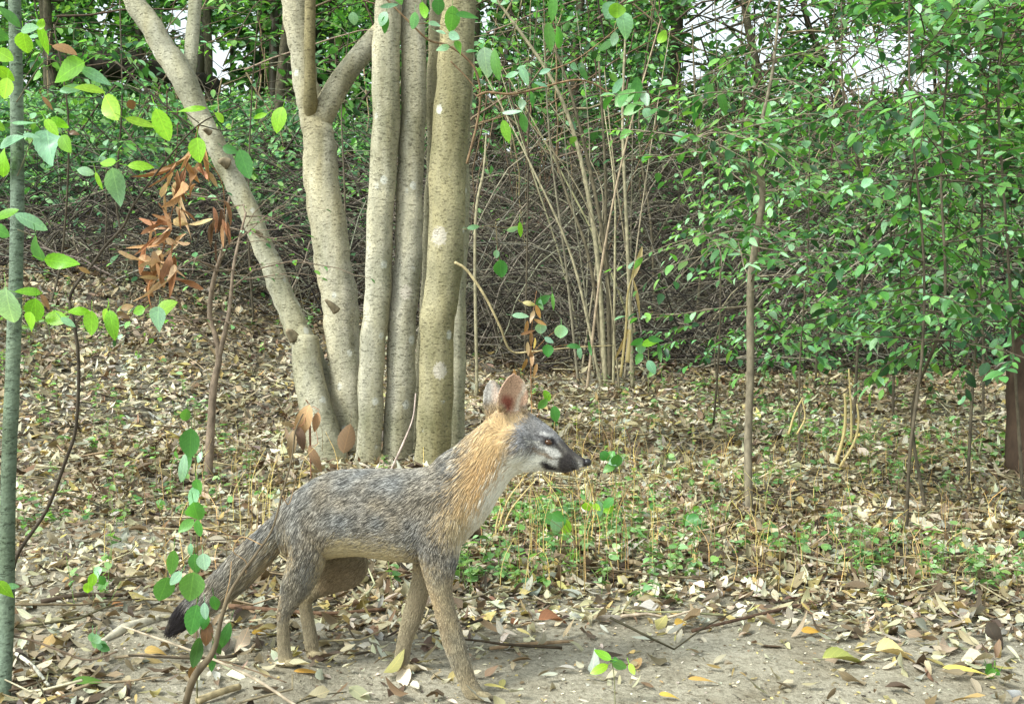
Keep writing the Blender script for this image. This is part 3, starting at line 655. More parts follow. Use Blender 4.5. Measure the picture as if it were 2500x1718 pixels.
def build_far():
    # far wood beyond the bank
    mb = MB(); n = 140000
    y = RNG.uniform(15.5, 24, n); x = RNG.uniform(-1, 1, n) * .62 * y; z = zg(x, y) + RNG.uniform(-.1, 1, n) * 6.5
    px = 1250 + x * F / y; py = 859 - (z - CAMZ) * F / y
    p = np.stack([x, y, z], -1)
    k = (in_gap(p, .995)) & (vnoise(p, .9, 5) + RNG.uniform(-.2, .2, n) > np.where((px < 1150) | (py > 260), .12, .36)); p = p[k]; px = px[k]; n = len(p)
    nrm = unit(np.array([0, -.3, 1]) + RNG.normal(size=(n, 3)) * .6); ax = unit(np.cross(rnd_unit(n), nrm)); L = RNG.uniform(.10, .22, n)
    c = pick([srgb(84, 128, 78), srgb(112, 162, 92), srgb(60, 96, 60), srgb(146, 192, 106)], n, .25)
    scatter(mb, T_LOW, p, ax, nrm, L, L * .6, .2, .2, c)
    # trunks among them
    for j in range(60):
        y0 = RNG.uniform(15.5, 22); x0 = RNG.uniform(-1, 1) * .45 * y0
        if 1640 < 1250 + x0 * F / y0 < 2320: continue
        z0 = float(zg(x0, y0)); r = RNG.uniform(.03, .09)
        tube(mb, smooth_path([[x0, y0, z0], [x0 + RNG.normal() * .2, y0, z0 + 3], [x0 + RNG.normal() * .5, y0, z0 + 7.5]], 4), [r, r * .6], 6, srgb(84, 74, 60))
    o = mb.build("far_woods", M_FAR); tag(o, "deep mass of green woodland far beyond the bank", "woods", None, "stuff")
    # tangled dead brush lying and arching over the dark bank
    mb = MB()
    for j in range(6500):
        y0 = RNG.uniform(7.6, 12.8); x0 = RNG.uniform(-.46, .46) * y0
        pxx = 1250 + x0 * F / y0
        if pxx < 1000 and RNG.uniform() < (.85 if y0 > 10 else .2): continue
        l = RNG.uniform(.3, 1.5); a = RNG.normal(0, 1.0) + (0 if RNG.uniform() < .5 else np.pi); up = abs(RNG.normal(.6, .7))
        t = np.linspace(0, 1, 8); wob = np.cumsum(RNG.normal(0, .022, (2, 8)), axis=1); dx = math.cos(a) * l * t; dy = math.sin(a) * l * .4 * t
        zz = zg(x0 + dx, y0 + dy); zz = np.maximum(zz, zz[0] + l * (up * t - (up * .8) * t ** 2)) + .03
        pts = np.stack([x0 + dx + wob[0], y0 + dy, np.maximum(zz + wob[1], zz[0] - .3)], -1); r = RNG.uniform(.0018, .0065)
        tube(mb, pts, [r, r * .4], 4, pick([srgb(94, 88, 76), srgb(70, 64, 55), srgb(48, 44, 40), srgb(134, 128, 112)], 1, .2)[0], cap=False)
    for j in range(420):     # long arching dead vines
        y0 = RNG.uniform(7.8, 11.5); u = RNG.uniform(1080, 2000) if RNG.uniform() < .8 else RNG.uniform(300, 2500); x0 = (u - 1250) * y0 / F; l = RNG.uniform(.8, 2.6) * RNG.choice([-1, 1]); h = RNG.uniform(.3, 1.5)
        t = np.linspace(0, 1, 12); wob = np.cumsum(RNG.normal(0, .02, (2, 12)), axis=1); z0 = float(zg(x0, y0)); e = RNG.uniform(-.2, .8)
        pts = np.stack([x0 + l * t + wob[0], np.full(12, y0), z0 + h * 4 * t * (1 - t * RNG.uniform(.6, 1)) * .7 + e * t + wob[1]], -1); r = RNG.uniform(.002, .006)
        tube(mb, pts, [r, r * .5], 4, pick([srgb(98, 92, 80), srgb(72, 66, 57), srgb(142, 136, 118)], 1, .2)[0], cap=False)
    o = mb.build("bank_brushwood", M_TWIG); tag(o, "tangle of dead brown branches and twigs arching over the dark bank", "brushwood", None, "stuff")
    # hanging bare lianas and thin twigs in front of the sky
    mb = MB()
    for j in range(420):
        y0 = RNG.uniform(8.5, 14.0); u = RNG.uniform(1130, 2450) if RNG.uniform() < .85 else RNG.uniform(0, 1130); x0 = (u - 1250) * y0 / F
        z1 = CAMZ + (859 - RNG.uniform(-120, 330)) * y0 / F; l = RNG.uniform(.3, 1.3)
        if not in_gap(np.array([[x0, y0, z1 - l * .4]]), .85)[0]: continue
        t = np.linspace(0, 1, 6); sl = RNG.normal(0, .25)
        pts = np.stack([x0 + sl * l * t + np.cumsum(RNG.normal(0, .02, 6)), np.full(6, y0), z1 - l * t], -1); r = RNG.uniform(.003, .008)
        tube(mb, pts, [r, r * .5], 4, pick([srgb(108, 90, 70), srgb(84, 68, 56), srgb(150, 134, 104), srgb(62, 52, 44)], 1, .2)[0], cap=False)
    for j in range(420):
        y0 = RNG.uniform(8.5, 14.0); u = RNG.uniform(1130, 2500) if RNG.uniform() < .8 else RNG.uniform(0, 1130); x0 = (u - 1250) * y0 / F
        z1 = CAMZ + (859 - RNG.uniform(-60, 420)) * y0 / F; l = RNG.uniform(.4, 1.6)
        if not in_gap(np.array([[x0 + .2, y0, z1 + l * .2]]), .7)[0]: continue
        a = RNG.choice([-.8, .5, .7, .9]) + RNG.normal(0, .3)
        t = np.linspace(0, 1, 7)
        pts = np.stack([x0 + math.cos(a) * l * t, y0 + RNG.normal(0, .3) * t, z1 + math.sin(a) * l * t * (1 - .4 * t) + np.cumsum(RNG.normal(0, .018, 7))], -1); r = RNG.uniform(.003, .011)
        tube(mb, pts, [r, r * .4], 4, pick([srgb(96, 82, 66), srgb(72, 62, 52), srgb(126, 112, 92)], 1, .2)[0], cap=False)
    o = mb.build("liana_thicket", M_TWIG)
    # leafy vines trailing through the thicket
    mv = MB(); n = 26000; y = RNG.uniform(8.6, 13.5, n); u = RNG.uniform(1120, 2600, n); x = (u - 1250) * y / F; z = CAMZ + (859 - RNG.uniform(-150, 620, n)) * y / F
    p = np.stack([x, y, z], -1); kk = in_gap(p, .97) & (vnoise(p, 1.5, 51) * .6 + vnoise(p, 5, 52) * .4 + RNG.uniform(-.12, .12, n) > np.where(u > 1700, .60, .50)) & (z > zg(x, y) + .05) & ((859 - (z - CAMZ) * F / y < 330 + RNG.normal(0, 60, n)) | (u > 1780 + RNG.normal(0, 80, n))); p = p[kk]; n = len(p)
    nrm = unit(np.array([0, -.3, 1]) + RNG.normal(size=(n, 3)) * .6); ax = unit(np.cross(rnd_unit(n), nrm)); L = RNG.uniform(.03, .085, n)
    scatter(mv, T_LOW, p, ax, nrm, L, L * .55, RNG.uniform(0, .5, n), .3, pick([srgb(104, 158, 92), srgb(78, 126, 74), srgb(136, 186, 112), srgb(58, 96, 60)], n, .25))
    tag(mv.build("vine_foliage", M_FAR), "small green vine leaves trailing through the thicket above the bank", "vine leaves", None, "stuff"); tag(o, "thicket of hanging bare lianas and thin branches above the bank", "lianas", None, "stuff")
build_far()

# upright bare stems on the bank, each a thing
bare = [((1490, 835), (1475, 600), (1400, 250), (1330, 60), 7.4, .016, "bare stem leaning from a shared foot on the bank, the most slanted of the spray"),
        ((1480, 830), (1450, 560), (1370, 240), (1200, -20), 7.2, .018, "pale bare stem slanting steeply behind the olive stem of the tree"),
        ((1500, 830), (1480, 600), (1478, 420), (1462, 150), 7.6, .015, "dark bare stem rising nearly straight from the foot of the bank"),
        ((1545, 860), (1532, 600), (1520, 300), (1528, 60), 7.0, .014, "straight tan stem behind the dry grass stalk"),
        ((1478, 820), (1440, 640), (1385, 480), (1340, 330), 7.3, .013, "short bare stem low in the slanting spray on the bank"),
        ((1165, 780), (1160, 560), (1180, 420), (1187, 330), 6.4, .010, "pale whitish broken stem close beside the olive stem of the tree"),
        ((1690, 800), (1720, 520), (1700, 300), (1690, 60), 8.2, .012, "thin dark stem on the bank left of the crooked sapling"),
        ((1600, 820), (1590, 560), (1560, 300), (1600, 0), 8.8, .012, "thin brown stem between the dry grass stalk and the crooked sapling")]
for q in bare:
    pts = [gp(*q[0], q[4])] + [P(*q[i], q[4] + .1 * i) for i in (1, 2, 3)]
    mb = MB(); tube(mb, smooth_path(pts, 8), [q[5] * .85, q[5] * .7, q[5] * .45], 8, srgb(142, 134, 108) if "pale" in q[6] or "tan" in q[6] else srgb(96, 88, 70), .2, 5)
    o = mb.build("bare_sapling", M_TWIG, origin=pts[0]); tag(o, q[6], "sapling", "bare stems rising from the bank")

rng = np.random.default_rng(77)
for k in range(14):
    d = rng.uniform(6.8, 8.2); x0 = rng.choice([1490, 1490, 1540, 1430]) + rng.normal() * 14; x1 = x0 + rng.normal(-70, 190); y1 = rng.uniform(20, 330); bow = rng.normal(0, 25)
    pts = [gp(x0, 830, d), P(x0 + (x1 - x0) * .25 + bow * .6, 640, d), P(x0 + (x1 - x0) * .6 + bow, (640 + y1) / 2, d), P(x1, y1, d + .1)]
    mb = MB(); r = rng.uniform(.005, .010); tube(mb, smooth_path(pts, 8), [r, r * .7, r * .35], 7, pick([srgb(150, 142, 116), srgb(124, 116, 96)], 1, .1)[0], .2, k)
    o = mb.build("bare_sapling", M_TWIG, origin=pts[0]); tag(o, "one of the thin bare stems fanning up from the bank behind the straw stalk", "sapling", "thin stems of the fan on the bank")

# dark fallen log on the creeper bank, dark trunk at the wood's edge
M_DARK = plain_bark("dark_rotten_bark", 25)
mb = MB(); pts = smooth_path([P(110, 150, 12.4), P(190, 152, 12.6), P(280, 160, 12.8), P(380, 176, 13.1), P(470, 196, 13.4), P(540, 214, 13.5)], 7); tube(mb, pts, [.05, .10, .13, .13, .11, .05], 16, srgb(56, 51, 45), 1.1, 9, flute=.07)
o = mb.build("fallen_log", M_DARK, origin=pts[0]); tag(o, "dark rotten log lodged sideways between two trees high behind the leaning trunk", "log")
mb = MB(); b = gp(2520, 1090, 4.4, .03); pts = smooth_path([b, P(2515, 980, 4.4), P(2500, 900, 4.42), P(2530, 780, 4.5), P(2560, 500, 4.6), P(2580, 0, 4.8)], 6); tube(mb, pts, [.10, .075, .06, .06, .055], 16, srgb(70, 56, 46), .3, 19)
o = mb.build("dark_trunk", M_DARK, origin=b); tag(o, "dark brown tree trunk just entering the frame behind the shrubs", "tree trunk")

# ------------------------------------------------------------------ hand placed leaves
LC = {'b': [srgb(150, 205, 62), srgb(168, 214, 76), srgb(132, 190, 60)], 'p': [srgb(150, 196, 168), srgb(136, 186, 150), srgb(168, 208, 180)],  # yellow-green 'b' has backlight painted in, pale bluish 'p' the sky's gloss
      'g': [srgb(92, 150, 78), srgb(80, 138, 72), srgb(108, 164, 84)], 'r': [srgb(146, 108, 76), srgb(172, 130, 96), srgb(116, 86, 64)], 'd': [srgb(70, 112, 56)],
      'o': [srgb(180, 136, 94), srgb(150, 110, 76), srgb(200, 170, 132)], 'y': [srgb(214, 184, 88)], 't': [srgb(214, 196, 150)]}
def placed_leaves(mb, lst, d, spread=.05, tmpl=T_HI, seed=3):
    rng = np.random.default_rng(seed)
    for (x, y, l, w, ang, ty) in lst:
        dd = d + rng.uniform(-spread, spread); a = R(ang)
        ax = np.array([math.cos(a), rng.normal() * .25, -math.sin(a)]); base = P(x, y, dd) - unit(ax) * l * dd / F * .5
        nrm = np.array([rng.normal() * .3, -1, .35 + rng.normal() * .35])
        c = pick(LC[ty], 1, .08)[0]
        scatter(mb, tmpl, base, ax, nrm, l * dd / F * 1.05, w * dd / F * rng.uniform(.85, 1.2), rng.uniform(-.1, .32), rng.uniform(.0, .38), c, rng.normal(0, .45))
        if ty != 'o': tube(mb, np.array([base - unit(ax) * .35 * l * dd / F + np.array([0, 0, .004]), base]), .0007, 3, c * .8, cap=False)
def twigs_of(lst, col, mat, parent, name="twigs"):
    name = {"twigs": "twig", "tendrils": "tendril"}.get(name, name)
    for (pts, d, r0, r1) in lst:
        mb = MB(); tube(mb, smooth_path([P(x, y, d + .012 * i) for i, (x, y) in enumerate(pts)], 6), [r0, r1], 6, col, .1); mb.build(name, mat, parent)

# grey pole sapling close to the camera
L1 = [(70,70,60,30,0,'p'),(60,105,60,45,100,'b'),(105,90,70,25,70,'b'),(25,40,60,30,40,'g'),(165,172,100,62,160,'b'),(232,185,75,28,25,'p'),(175,218,60,22,-10,'p'),(215,215,70,30,0,'b'),(118,355,95,55,75,'p'),(60,301,62,14,0,'p'),(75,330,40,14,5,'p'),(25,345,65,38,-30,'p'),(160,350,50,36,60,'b'),(125,310,50,26,50,'b'),(145,300,45,22,30,'b'),(10,395,70,36,100,'b'),(15,525,60,34,-20,'b'),(75,540,80,34,25,'p'),(12,180,50,30,40,'b'),(15,215,50,35,100,'b'),(10,135,45,30,30,'b'),(95,605,65,55,85,'g'),(150,640,85,38,8,'b'),(20,748,100,60,95,'p'),(68,713,62,26,0,'b'),(85,757,60,45,100,'b'),(70,785,50,40,110,'b'),(138,778,60,36,10,'b'),(165,785,40,18,30,'p'),(10,1440,55,30,60,'b'),(30,1430,30,14,10,'p'),(155,115,60,36,10,'r'),(115,250,40,12,50,'r'),(180,325,26,12,10,'r'),(110,735,40,16,60,'r'),(100,60,30,20,-70,'b'),(-10,560,60,40,10,'g'),(-20,300,60,40,10,'b'),(-15,80,60,40,30,'g')]
b = gp(5, 1660, 2.16)
t = thing("pole_sapling", b, "grey upright pole-like sapling with yellow-green leaves, cut by the picture's edge", "sapling")
mb = MB(); pts = smooth_path([b, P(16, 1500, 2.2), P(20, 1200, 2.2), P(30, 926, 2.2), P(38, 700, 2.2), P(42, 500, 2.2), P(42, 300, 2.2), P(36, 0, 2.2), P(34, -120, 2.2)], 8); tube(mb, pts, [.0135, .0128, .012, .0105], 18, srgb(112, 122, 108), .12, 4)
mb.build("stem", bark_material("grey_green_bark", tint=(.92, 1.0, .95), dash=.6), t, origin=pts[0])
twigs_of([([(40,250),(110,150),(165,165),(230,190)],2.18,.0012,.0006),([(42,430),(90,330),(160,320)],2.18,.0013,.0006),([(42,560),(110,590),(150,635)],2.18,.0013,.0006),([(40,730),(90,725),(140,765)],2.18,.0012,.0006),([(36,60),(70,80),(110,60)],2.18,.001,.0005)], srgb(96, 92, 74), M_TWIG, t)
mb = MB(); placed_leaves(mb, L1, 2.13, .05, seed=3); mb.build("foliage", M_LEAFN, t)

# thin dark crooked sapling with bright leaves
L2 = [(270,262,75,45,60,'b'),(342,300,72,24,15,'b'),(397,303,80,42,70,'b'),(466,267,68,16,-10,'b'),(535,286,30,22,40,'b'),(636,283,34,14,160,'b'),(680,290,62,44,110,'b'),(266,398,52,26,180,'b'),(340,404,58,26,0,'b'),(284,455,95,50,85,'p'),(208,418,40,20,10,'p'),(240,440,45,12,70,'b'),(484,365,60,40,85,'b'),(597,400,75,38,70,'g'),(560,365,40,22,20,'g'),(225,787,60,56,95,'b'),(273,790,72,34,75,'b'),(192,760,50,20,0,'b'),(340,758,30,22,160,'b'),(405,753,60,48,-30,'b'),(383,778,62,50,100,'p'),(205,660,30,14,30,'r'),(310,750,30,20,-10,'r'),(300,770,35,14,20,'r'),(320,255,24,20,80,'r'),(255,770,40,26,120,'b')]
b = gp(30, 1400, 2.75)
t = thing("crooked_sapling", b, "thin dark crooked sapling with bright serrated leaves, just right of the grey pole", "sapling")
mb = MB(); tube(mb, smooth_path([b, P(38, 1366, 2.62), P(113, 1246, 2.55), P(158, 1130, 2.5), P(186, 1039, 2.48), P(192, 888, 2.46), P(182, 795, 2.45), P(170, 730, 2.45), P(195, 682, 2.45), P(226, 645, 2.45), P(256, 602, 2.45), P(300, 554, 2.45), P(327, 500, 2.44), P(400, 400, 2.42), P(485, 305, 2.4), P(582, 259, 2.38)], 5), [.0042, .0038, .0034, .003, .0025, .0012], 8, srgb(74, 66, 56), .2, 2)
mb.build("stem", M_TWIG, t, origin=b)
twigs_of([([(256,602),(260,520),(262,400),(300,395)],2.45,.0016,.0007),([(330,500),(300,420),(335,398)],2.43,.0012,.0006),([(485,300),(430,265),(330,255),(270,240)],2.4,.0013,.0006),([(485,305),(560,320),(640,296),(712,255)],2.4,.0013,.0006),([(182,795),(215,750),(245,700)],2.44,.0013,.0006),([(182,790),(120,745),(60,720)],2.44,.0013,.0006),([(215,750),(300,748),(400,745)],2.43,.001,.0005),([(282,150),(400,255),(470,310)],2.6,.002,.0018)], srgb(80, 72, 60), M_TWIG, t)
mb = MB(); placed_leaves(mb, L2, 2.37, .04, seed=8); mb.build("foliage", M_LEAFN, t)

# hanging bunch of dead orange leaves
mb = MB(); rng = np.random.default_rng(4)
for k in range(64):
    f = rng.uniform(); x = 470 - 95 * f + rng.normal() * 26; y = 345 + 330 * f + rng.normal() * 12; ang = rng.normal(95, 45); l = rng.uniform(35, 85)
    dd = 2.55 + rng.normal() * .02; a = R(ang); ax = np.array([math.cos(a), rng.normal() * .4, -math.sin(a)]); c = pick(LC['o'], 1, .15)[0]
    scatter(mb, T_HI, P(x, y, dd), ax, rnd_unit(1)[0] + np.array([0, -.6, 0]), l * dd / F, l * rng.uniform(.09, .24) * dd / F, rng.uniform(-1.1, 1.1), rng.uniform(.5, 2.2), c, rng.normal(0, 3))
for k in range(9):
    x = 540 + rng.normal() * 14; y = 480 + rng.uniform(0, 110); dd = 2.6
    scatter(mb, T_HI, P(x, y, dd), [rng.normal() * .3, 0, -1], [rng.normal(), -1, 0], 60 * dd / F, 12 * dd / F, rng.uniform(-.4, .6), .8, pick(LC['r'], 1)[0])
o_t = thing("dead_leaf_bunch", P(480, 330, 2.5), "hanging bunch of curled orange-brown dead leaves in front of the leaning trunk", "dead leaves")
mb.build("dead_leaves", M_DEAD, o_t)
twigs_of([([(486,305),(470,360),(430,480),(395,620),(375,710)],2.53,.0016,.0008),([(470,360),(540,440),(548,560)],2.53,.0012,.0006)], srgb(120, 84, 56), M_TWIG, o_t, "twig")

# leafy vine standing in front of the fox's tail
L3 = [(455,1135,75,26,100,'g'),(477,1250,58,46,85,'g'),(455,1283,45,26,140,'g'),(487,1287,42,24,80,'g'),(472,1215,60,26,100,'p'),(484,1190,45,24,80,'g'),(421,1372,60,30,95,'g'),(400,1437,65,48,110,'g'),(430,1410,40,22,130,'p'),(468,1430,68,52,95,'g'),(473,1510,70,46,100,'g'),(498,1370,40,30,80,'p'),(475,1375,50,30,90,'g'),(525,1470,42,22,85,'g'),(500,1490,40,20,85,'p'),(505,1545,55,30,95,'r'),(500,1515,40,26,100,'g'),(550,1552,72,26,110,'g'),(481,1590,70,34,95,'d'),(518,1612,50,24,90,'g'),(530,1580,40,18,70,'d'),(452,1015,45,28,110,'g'),(465,1080,72,60,95,'g'),(430,1110,24,14,100,'g'),(448,1140,70,26,100,'p'),(488,1115,30,16,100,'p'),(470,1640,36,20,100,'r'),(465,1340,30,16,90,'p')]
b = gp(482, 1640, 2.14)
t = thing("leafy_vine", b, "slender upright plant with paired dark green leaves in front of the fox's tail", "plant")
mb = MB(); tube(mb, smooth_path([b, P(480, 1500, 2.13), P(484, 1400, 2.12), P(478, 1250, 2.1), P(477, 1120, 2.1), P(474, 990, 2.1)], 6), [.0014, .001, .0007], 6, srgb(116, 112, 76)); mb.build("stem", M_TWIG, t, origin=b)
mb = MB(); placed_leaves(mb, L3, 2.09, .025, seed=5); mb.build("foliage", M_LEAFN, t)
# brown crooked shoot crossing the tail
b = gp(440, 1700, 2.1)
t = thing("crooked_shoot", b, "brown crooked dead shoot rising diagonally across the fox's tail with curly tendrils", "twig")
mb = MB(); tube(mb, smooth_path([b, P(470, 1660, 2.06), P(520, 1590, 2.05), P(540, 1510, 2.05), P(560, 1450, 2.05), P(590, 1400, 2.05), P(630, 1345, 2.05), P(665, 1290, 2.06), P(690, 1200, 2.07), P(712, 1120, 2.08), P(722, 1050, 2.08), P(740, 1010, 2.1)], 6), [.0072, .0042, .0026, .0020, .0014, .0010], 9, srgb(104, 92, 74), .5, 7); mb.build("stem", M_TWIG, t, origin=b)
twigs_of([([(640,1330),(590,1310),(570,1345),(600,1370),(600,1400)],2.04,.0010,.0008),([(540,1500),(560,1420),(565,1370)],2.05,.001,.0006),([(690,1210),(705,1230),(720,1180)],2.06,.001,.0005)], srgb(170, 140, 104), M_TWIG, t, "tendrils")
# thin pale twigs low in front
def twig_thing(label, pts, r, col, name="fallen_twig", group="thin twigs near the camera"):
    q = smooth_path(pts, 6); mb = MB(); tube(mb, q, r, 7, col, .2, 3); o = mb.build(name, M_TWIG, origin=q[0]); return tag(o, label, "twig", group)
twig_thing("long pale straight twig slanting down past the foot of the brown shoot", [P(300, 1528, 2.16), P(480, 1592, 2.1), P(620, 1655, 2.06), P(735, 1730, 2.03)], [.0016, .0024, .0026], srgb(176, 160, 138))
twig_thing("thin brown twig branching off under the long pale twig", [P(500, 1602, 2.1), P(600, 1630, 2.1), P(700, 1665, 2.1)], [.0014, .0010], srgb(134, 112, 90))
twig_thing("grey-brown curved twig between the grey pole and the pale twig", [P(-10, 1545, 2.2), P(70, 1560, 2.2), P(140, 1585, 2.2), P(215, 1610, 2.2), P(285, 1590, 2.2)], [.0022, .0016], srgb(108, 92, 76))
twig_thing("bleached stick lying at the foot of the grey pole", [gp(40, 1580, 2.35, -.015), gp(80, 1620, 2.27, -.02), gp(118, 1655, 2.2, -.012)], [.004, .003], srgb(190, 186, 170))
twig_thing("smooth tan stick lying on the sandy path right of the front paw", [gp(1195, 1600, 2.41, -.006), gp(1290, 1592, 2.43, -.007), gp(1400, 1586, 2.45, -.006)], [.0035, .0042, .003], srgb(150, 126, 98))
twig_thing("thick pale stick lying under the brown shoot", [gp(480, 1712, 2.14, -.008), gp(540, 1695, 2.17, -.012), gp(585, 1680, 2.2, -.008)], [.007, .006], srgb(166, 150, 116))
twig_thing("long brown branch lying on the ground behind the fox's legs", [gp(560, 1485, 2.66, -.015), gp(680, 1500, 2.63, -.014), gp(800, 1506, 2.61, -.012), gp(940, 1490, 2.64, -.014)], [.006, .005, .0035], srgb(104, 80, 62))
twig_thing("pale weathered branch on the ground left of the fox's tail", [gp(235, 1575, 2.44, -.001), gp(300, 1535, 2.52, -.006), gp(350, 1515, 2.57, -.004), gp(430, 1490, 2.64, -.002)], [.004, .012, .011, .005], srgb(178, 170, 150))
twig_thing("dark curved stick in the litter left of the leafy vine", [gp(100, 1455, 2.7, -.01), gp(200, 1440, 2.74, -.014), gp(300, 1436, 2.75, -.01)], [.006, .004], srgb(84, 70, 58))
twig_thing("long dark stick lying in the litter beyond the sandy path", [gp(1690, 1560, 2.5, -.01), gp(1820, 1520, 2.58, -.012), gp(1960, 1475, 2.68, -.012), gp(2090, 1450, 2.74, -.01)], [.004, .0035, .002], srgb(92, 72, 58))
twig_thing("dry vine stem with an elbow hanging beside the olive stem of the tree", [P(1110, 640, 4.3), P(1140, 660, 4.3), P(1185, 725, 4.3), P(1222, 800, 4.32), P(1247, 856, 4.35), P(1300, 858, 4.36), P(1400, 848, 4.4), P(1500, 843, 4.45)], [.005, .0045, .003, .002], srgb(176, 160, 122))
twig_thing("whitish twig leaning against the foot of the stem clump", [P(953, 1150, 4.2), P(985, 1080, 4.2), P(1008, 1020, 4.22), P(1015, 960, 4.25)], [.004, .002], srgb(186, 166, 156))

# vine branch crossing the stems at the top, and twigs right of them
L4 = [(950,15,45,12,-10,'p'),(862,45,30,25,90,'p'),(940,60,44,20,100,'g'),(1012,50,40,26,95,'p'),(1035,25,55,24,80,'b'),(1070,15,40,30,90,'g'),(1140,40,60,24,0,'g'),(1105,45,60,36,90,'g'),(1060,60,30,20,10,'p'),(1108,88,30,24,30,'p'),(1082,118,34,16,160,'p'),(1120,118,40,18,60,'g'),(935,45,36,26,120,'p'),(1075,80,26,18,20,'p'),(1150,125,30,14,0,'g'),(970,-10,44,24,60,'g')]
t = thing("vine_branch", P(1180, 215, 4.2), "leafy vine branch crossing the tops of the straight stems", "vine")
twigs_of([([(925,-20),(975,30),(1020,75),(1050,100),(1090,110),(1130,135),(1160,170),(1172,225),(1165,300),(1140,400)],4.2,.0035,.0045),([(1000,60),(1060,58),(1110,70)],4.2,.0018,.001),([(1100,150),(1140,190),(1180,240)],4.2,.003,.002)], srgb(128, 104, 80), M_TWIG, t)
mb = MB(); placed_leaves(mb, L4, 4.12, .05, seed=15); mb.build("foliage", M_LEAFN, t)
L5 = [(1185,152,72,46,85,'p'),(1210,155,75,30,85,'g'),(1490,25,42,36,120,'p'),(1507,25,35,40,90,'b'),(1525,60,62,38,75,'p'),(1340,90,70,26,85,'g'),(1365,90,55,22,75,'g'),(1350,20,60,26,95,'g'),(1250,183,36,14,170,'p'),(1280,185,50,22,70,'p'),(1330,175,30,12,-20,'p'),(1405,165,30,20,20,'p'),(1425,180,35,16,60,'g'),(1508,210,45,18,-60,'p'),(1525,240,60,34,-40,'g'),(1555,215,60,26,95,'g'),(1575,240,45,22,75,'p'),(1545,265,55,34,-30,'g'),(1580,278,30,30,60,'p'),(1275,255,30,24,90,'p'),(1250,275,50,14,0,'p'),(1235,320,55,26,75,'b'),(1278,300,45,20,80,'g'),(1618,90,40,26,-60,'b'),(1320,205,34,14,10,'p'),(1300,245,34,16,80,'g'),(1500,95,34,24,100,'p'),(1480,110,40,20,150,'g'),(1660,335,36,30,0,'p'),(1700,260,70,26,100,'g'),(1730,230,60,26,85,'g'),(1765,250,60,22,70,'g'),(1870,270,60,24,100,'g')]
t = thing("arching_vine", P(1170, 225, 4.1), "arching brown vine stem with a few large leaves, right of the olive stem", "vine")
twigs_of([([(1165,235),(1190,226),(1250,230),(1320,215),(1400,196),(1450,205),(1500,238)],4.05,.0045,.003),([(1170,300),(1240,280),(1300,240)],4.1,.002,.001),([(1320,180),(1400,150),(1470,100),(1520,60),(1600,20)],4.1,.0025,.0012),([(1500,300),(1560,270),(1600,250)],4.05,.002,.001)], srgb(140, 112, 86), M_TWIG, t)
mb = MB(); placed_leaves(mb, L5, 4.0, .08, seed=16); mb.build("foliage", M_LEAFN, t)
L6 = [(1155,555,30,14,-10,'p'),(1252,560,30,16,-10,'p'),(1270,560,38,14,85,'b'),(1212,620,20,16,90,'p'),(1222,655,45,34,85,'g')]
t = thing("vine_seedling", P(1215, 700, 4.2), "small hanging vine shoot with paired green leaves in front of the dark bank", "vine")
twigs_of([([(1130,560),(1180,552),(1240,556),(1268,545)],4.2,.0012,.0007),([(1210,540),(1215,610),(1222,680)],4.2,.0012,.0007)], srgb(120, 104, 74), M_TWIG, t); mb = MB(); placed_leaves(mb, L6, 4.17, .03, seed=17); mb.build("foliage", M_LEAFN, t)
L7 = [(1325,733,40,18,-30,'g'),(1320,745,35,14,90,'p'),(1350,735,40,10,85,'g'),(1270,770,40,16,0,'p'),(1320,800,28,26,90,'p'),(1370,808,32,32,90,'p'),(1340,830,25,14,30,'p'),(1338,855,30,26,90,'g'),(1415,860,30,14,90,'p'),(1400,845,34,14,0,'g'),(1440,850,36,10,80,'g'),(1335,965,30,16,60,'b'),(1325,985,34,20,130,'g'),(1355,1010,40,26,80,'g'),(1290,740,30,14,10,'t')]
L7 += [(1295 + rng.normal() * 14, y, 34, 10, 80 + rng.normal() * 30, 'o') for y in range(760, 920, 13)]
t = thing("climbing_plant", gp(1300, 1060, 4.2), "thin climbing plant with round green leaves and shrivelled orange ones, above the fox's ears", "plant")
twigs_of([([(1300,1060),(1296,900),(1300,780),(1310,710)],4.2,.002,.001),([(1300,860),(1340,820),(1370,800)],4.2,.0012,.0007),([(1300,862),(1380,842),(1440,846)],4.2,.0012,.0007),([(1310,1020),(1340,960)],4.2,.0012,.0007)], srgb(150, 110, 76), M_TWIG, t, "stem"); mb = MB(); placed_leaves(mb, L7, 4.17, .03, seed=18); mb.build("foliage", M_LEAFN, t)
L8 = [(1565,850,30,24,90,'p'),(1590,835,50,22,-20,'b'),(1610,860,50,14,85,'g'),(1560,875,30,20,120,'g'),(1590,895,35,22,60,'p'),(1600,830,40,18,10,'g'),(1555,835,34,18,150,'g')]
t = thing("drooping_seedling", gp(1580, 960, 4.6), "seedling with a tuft of drooping green leaves at the foot of the bank", "plant")
twigs_of([([(1582,960),(1584,900),(1582,840)],4.6,.0018,.001)], srgb(120, 120, 80), M_TWIG, t, "stem"); mb = MB(); placed_leaves(mb, L8, 4.57, .03, seed=19); mb.build("foliage", M_LEAFN, t)
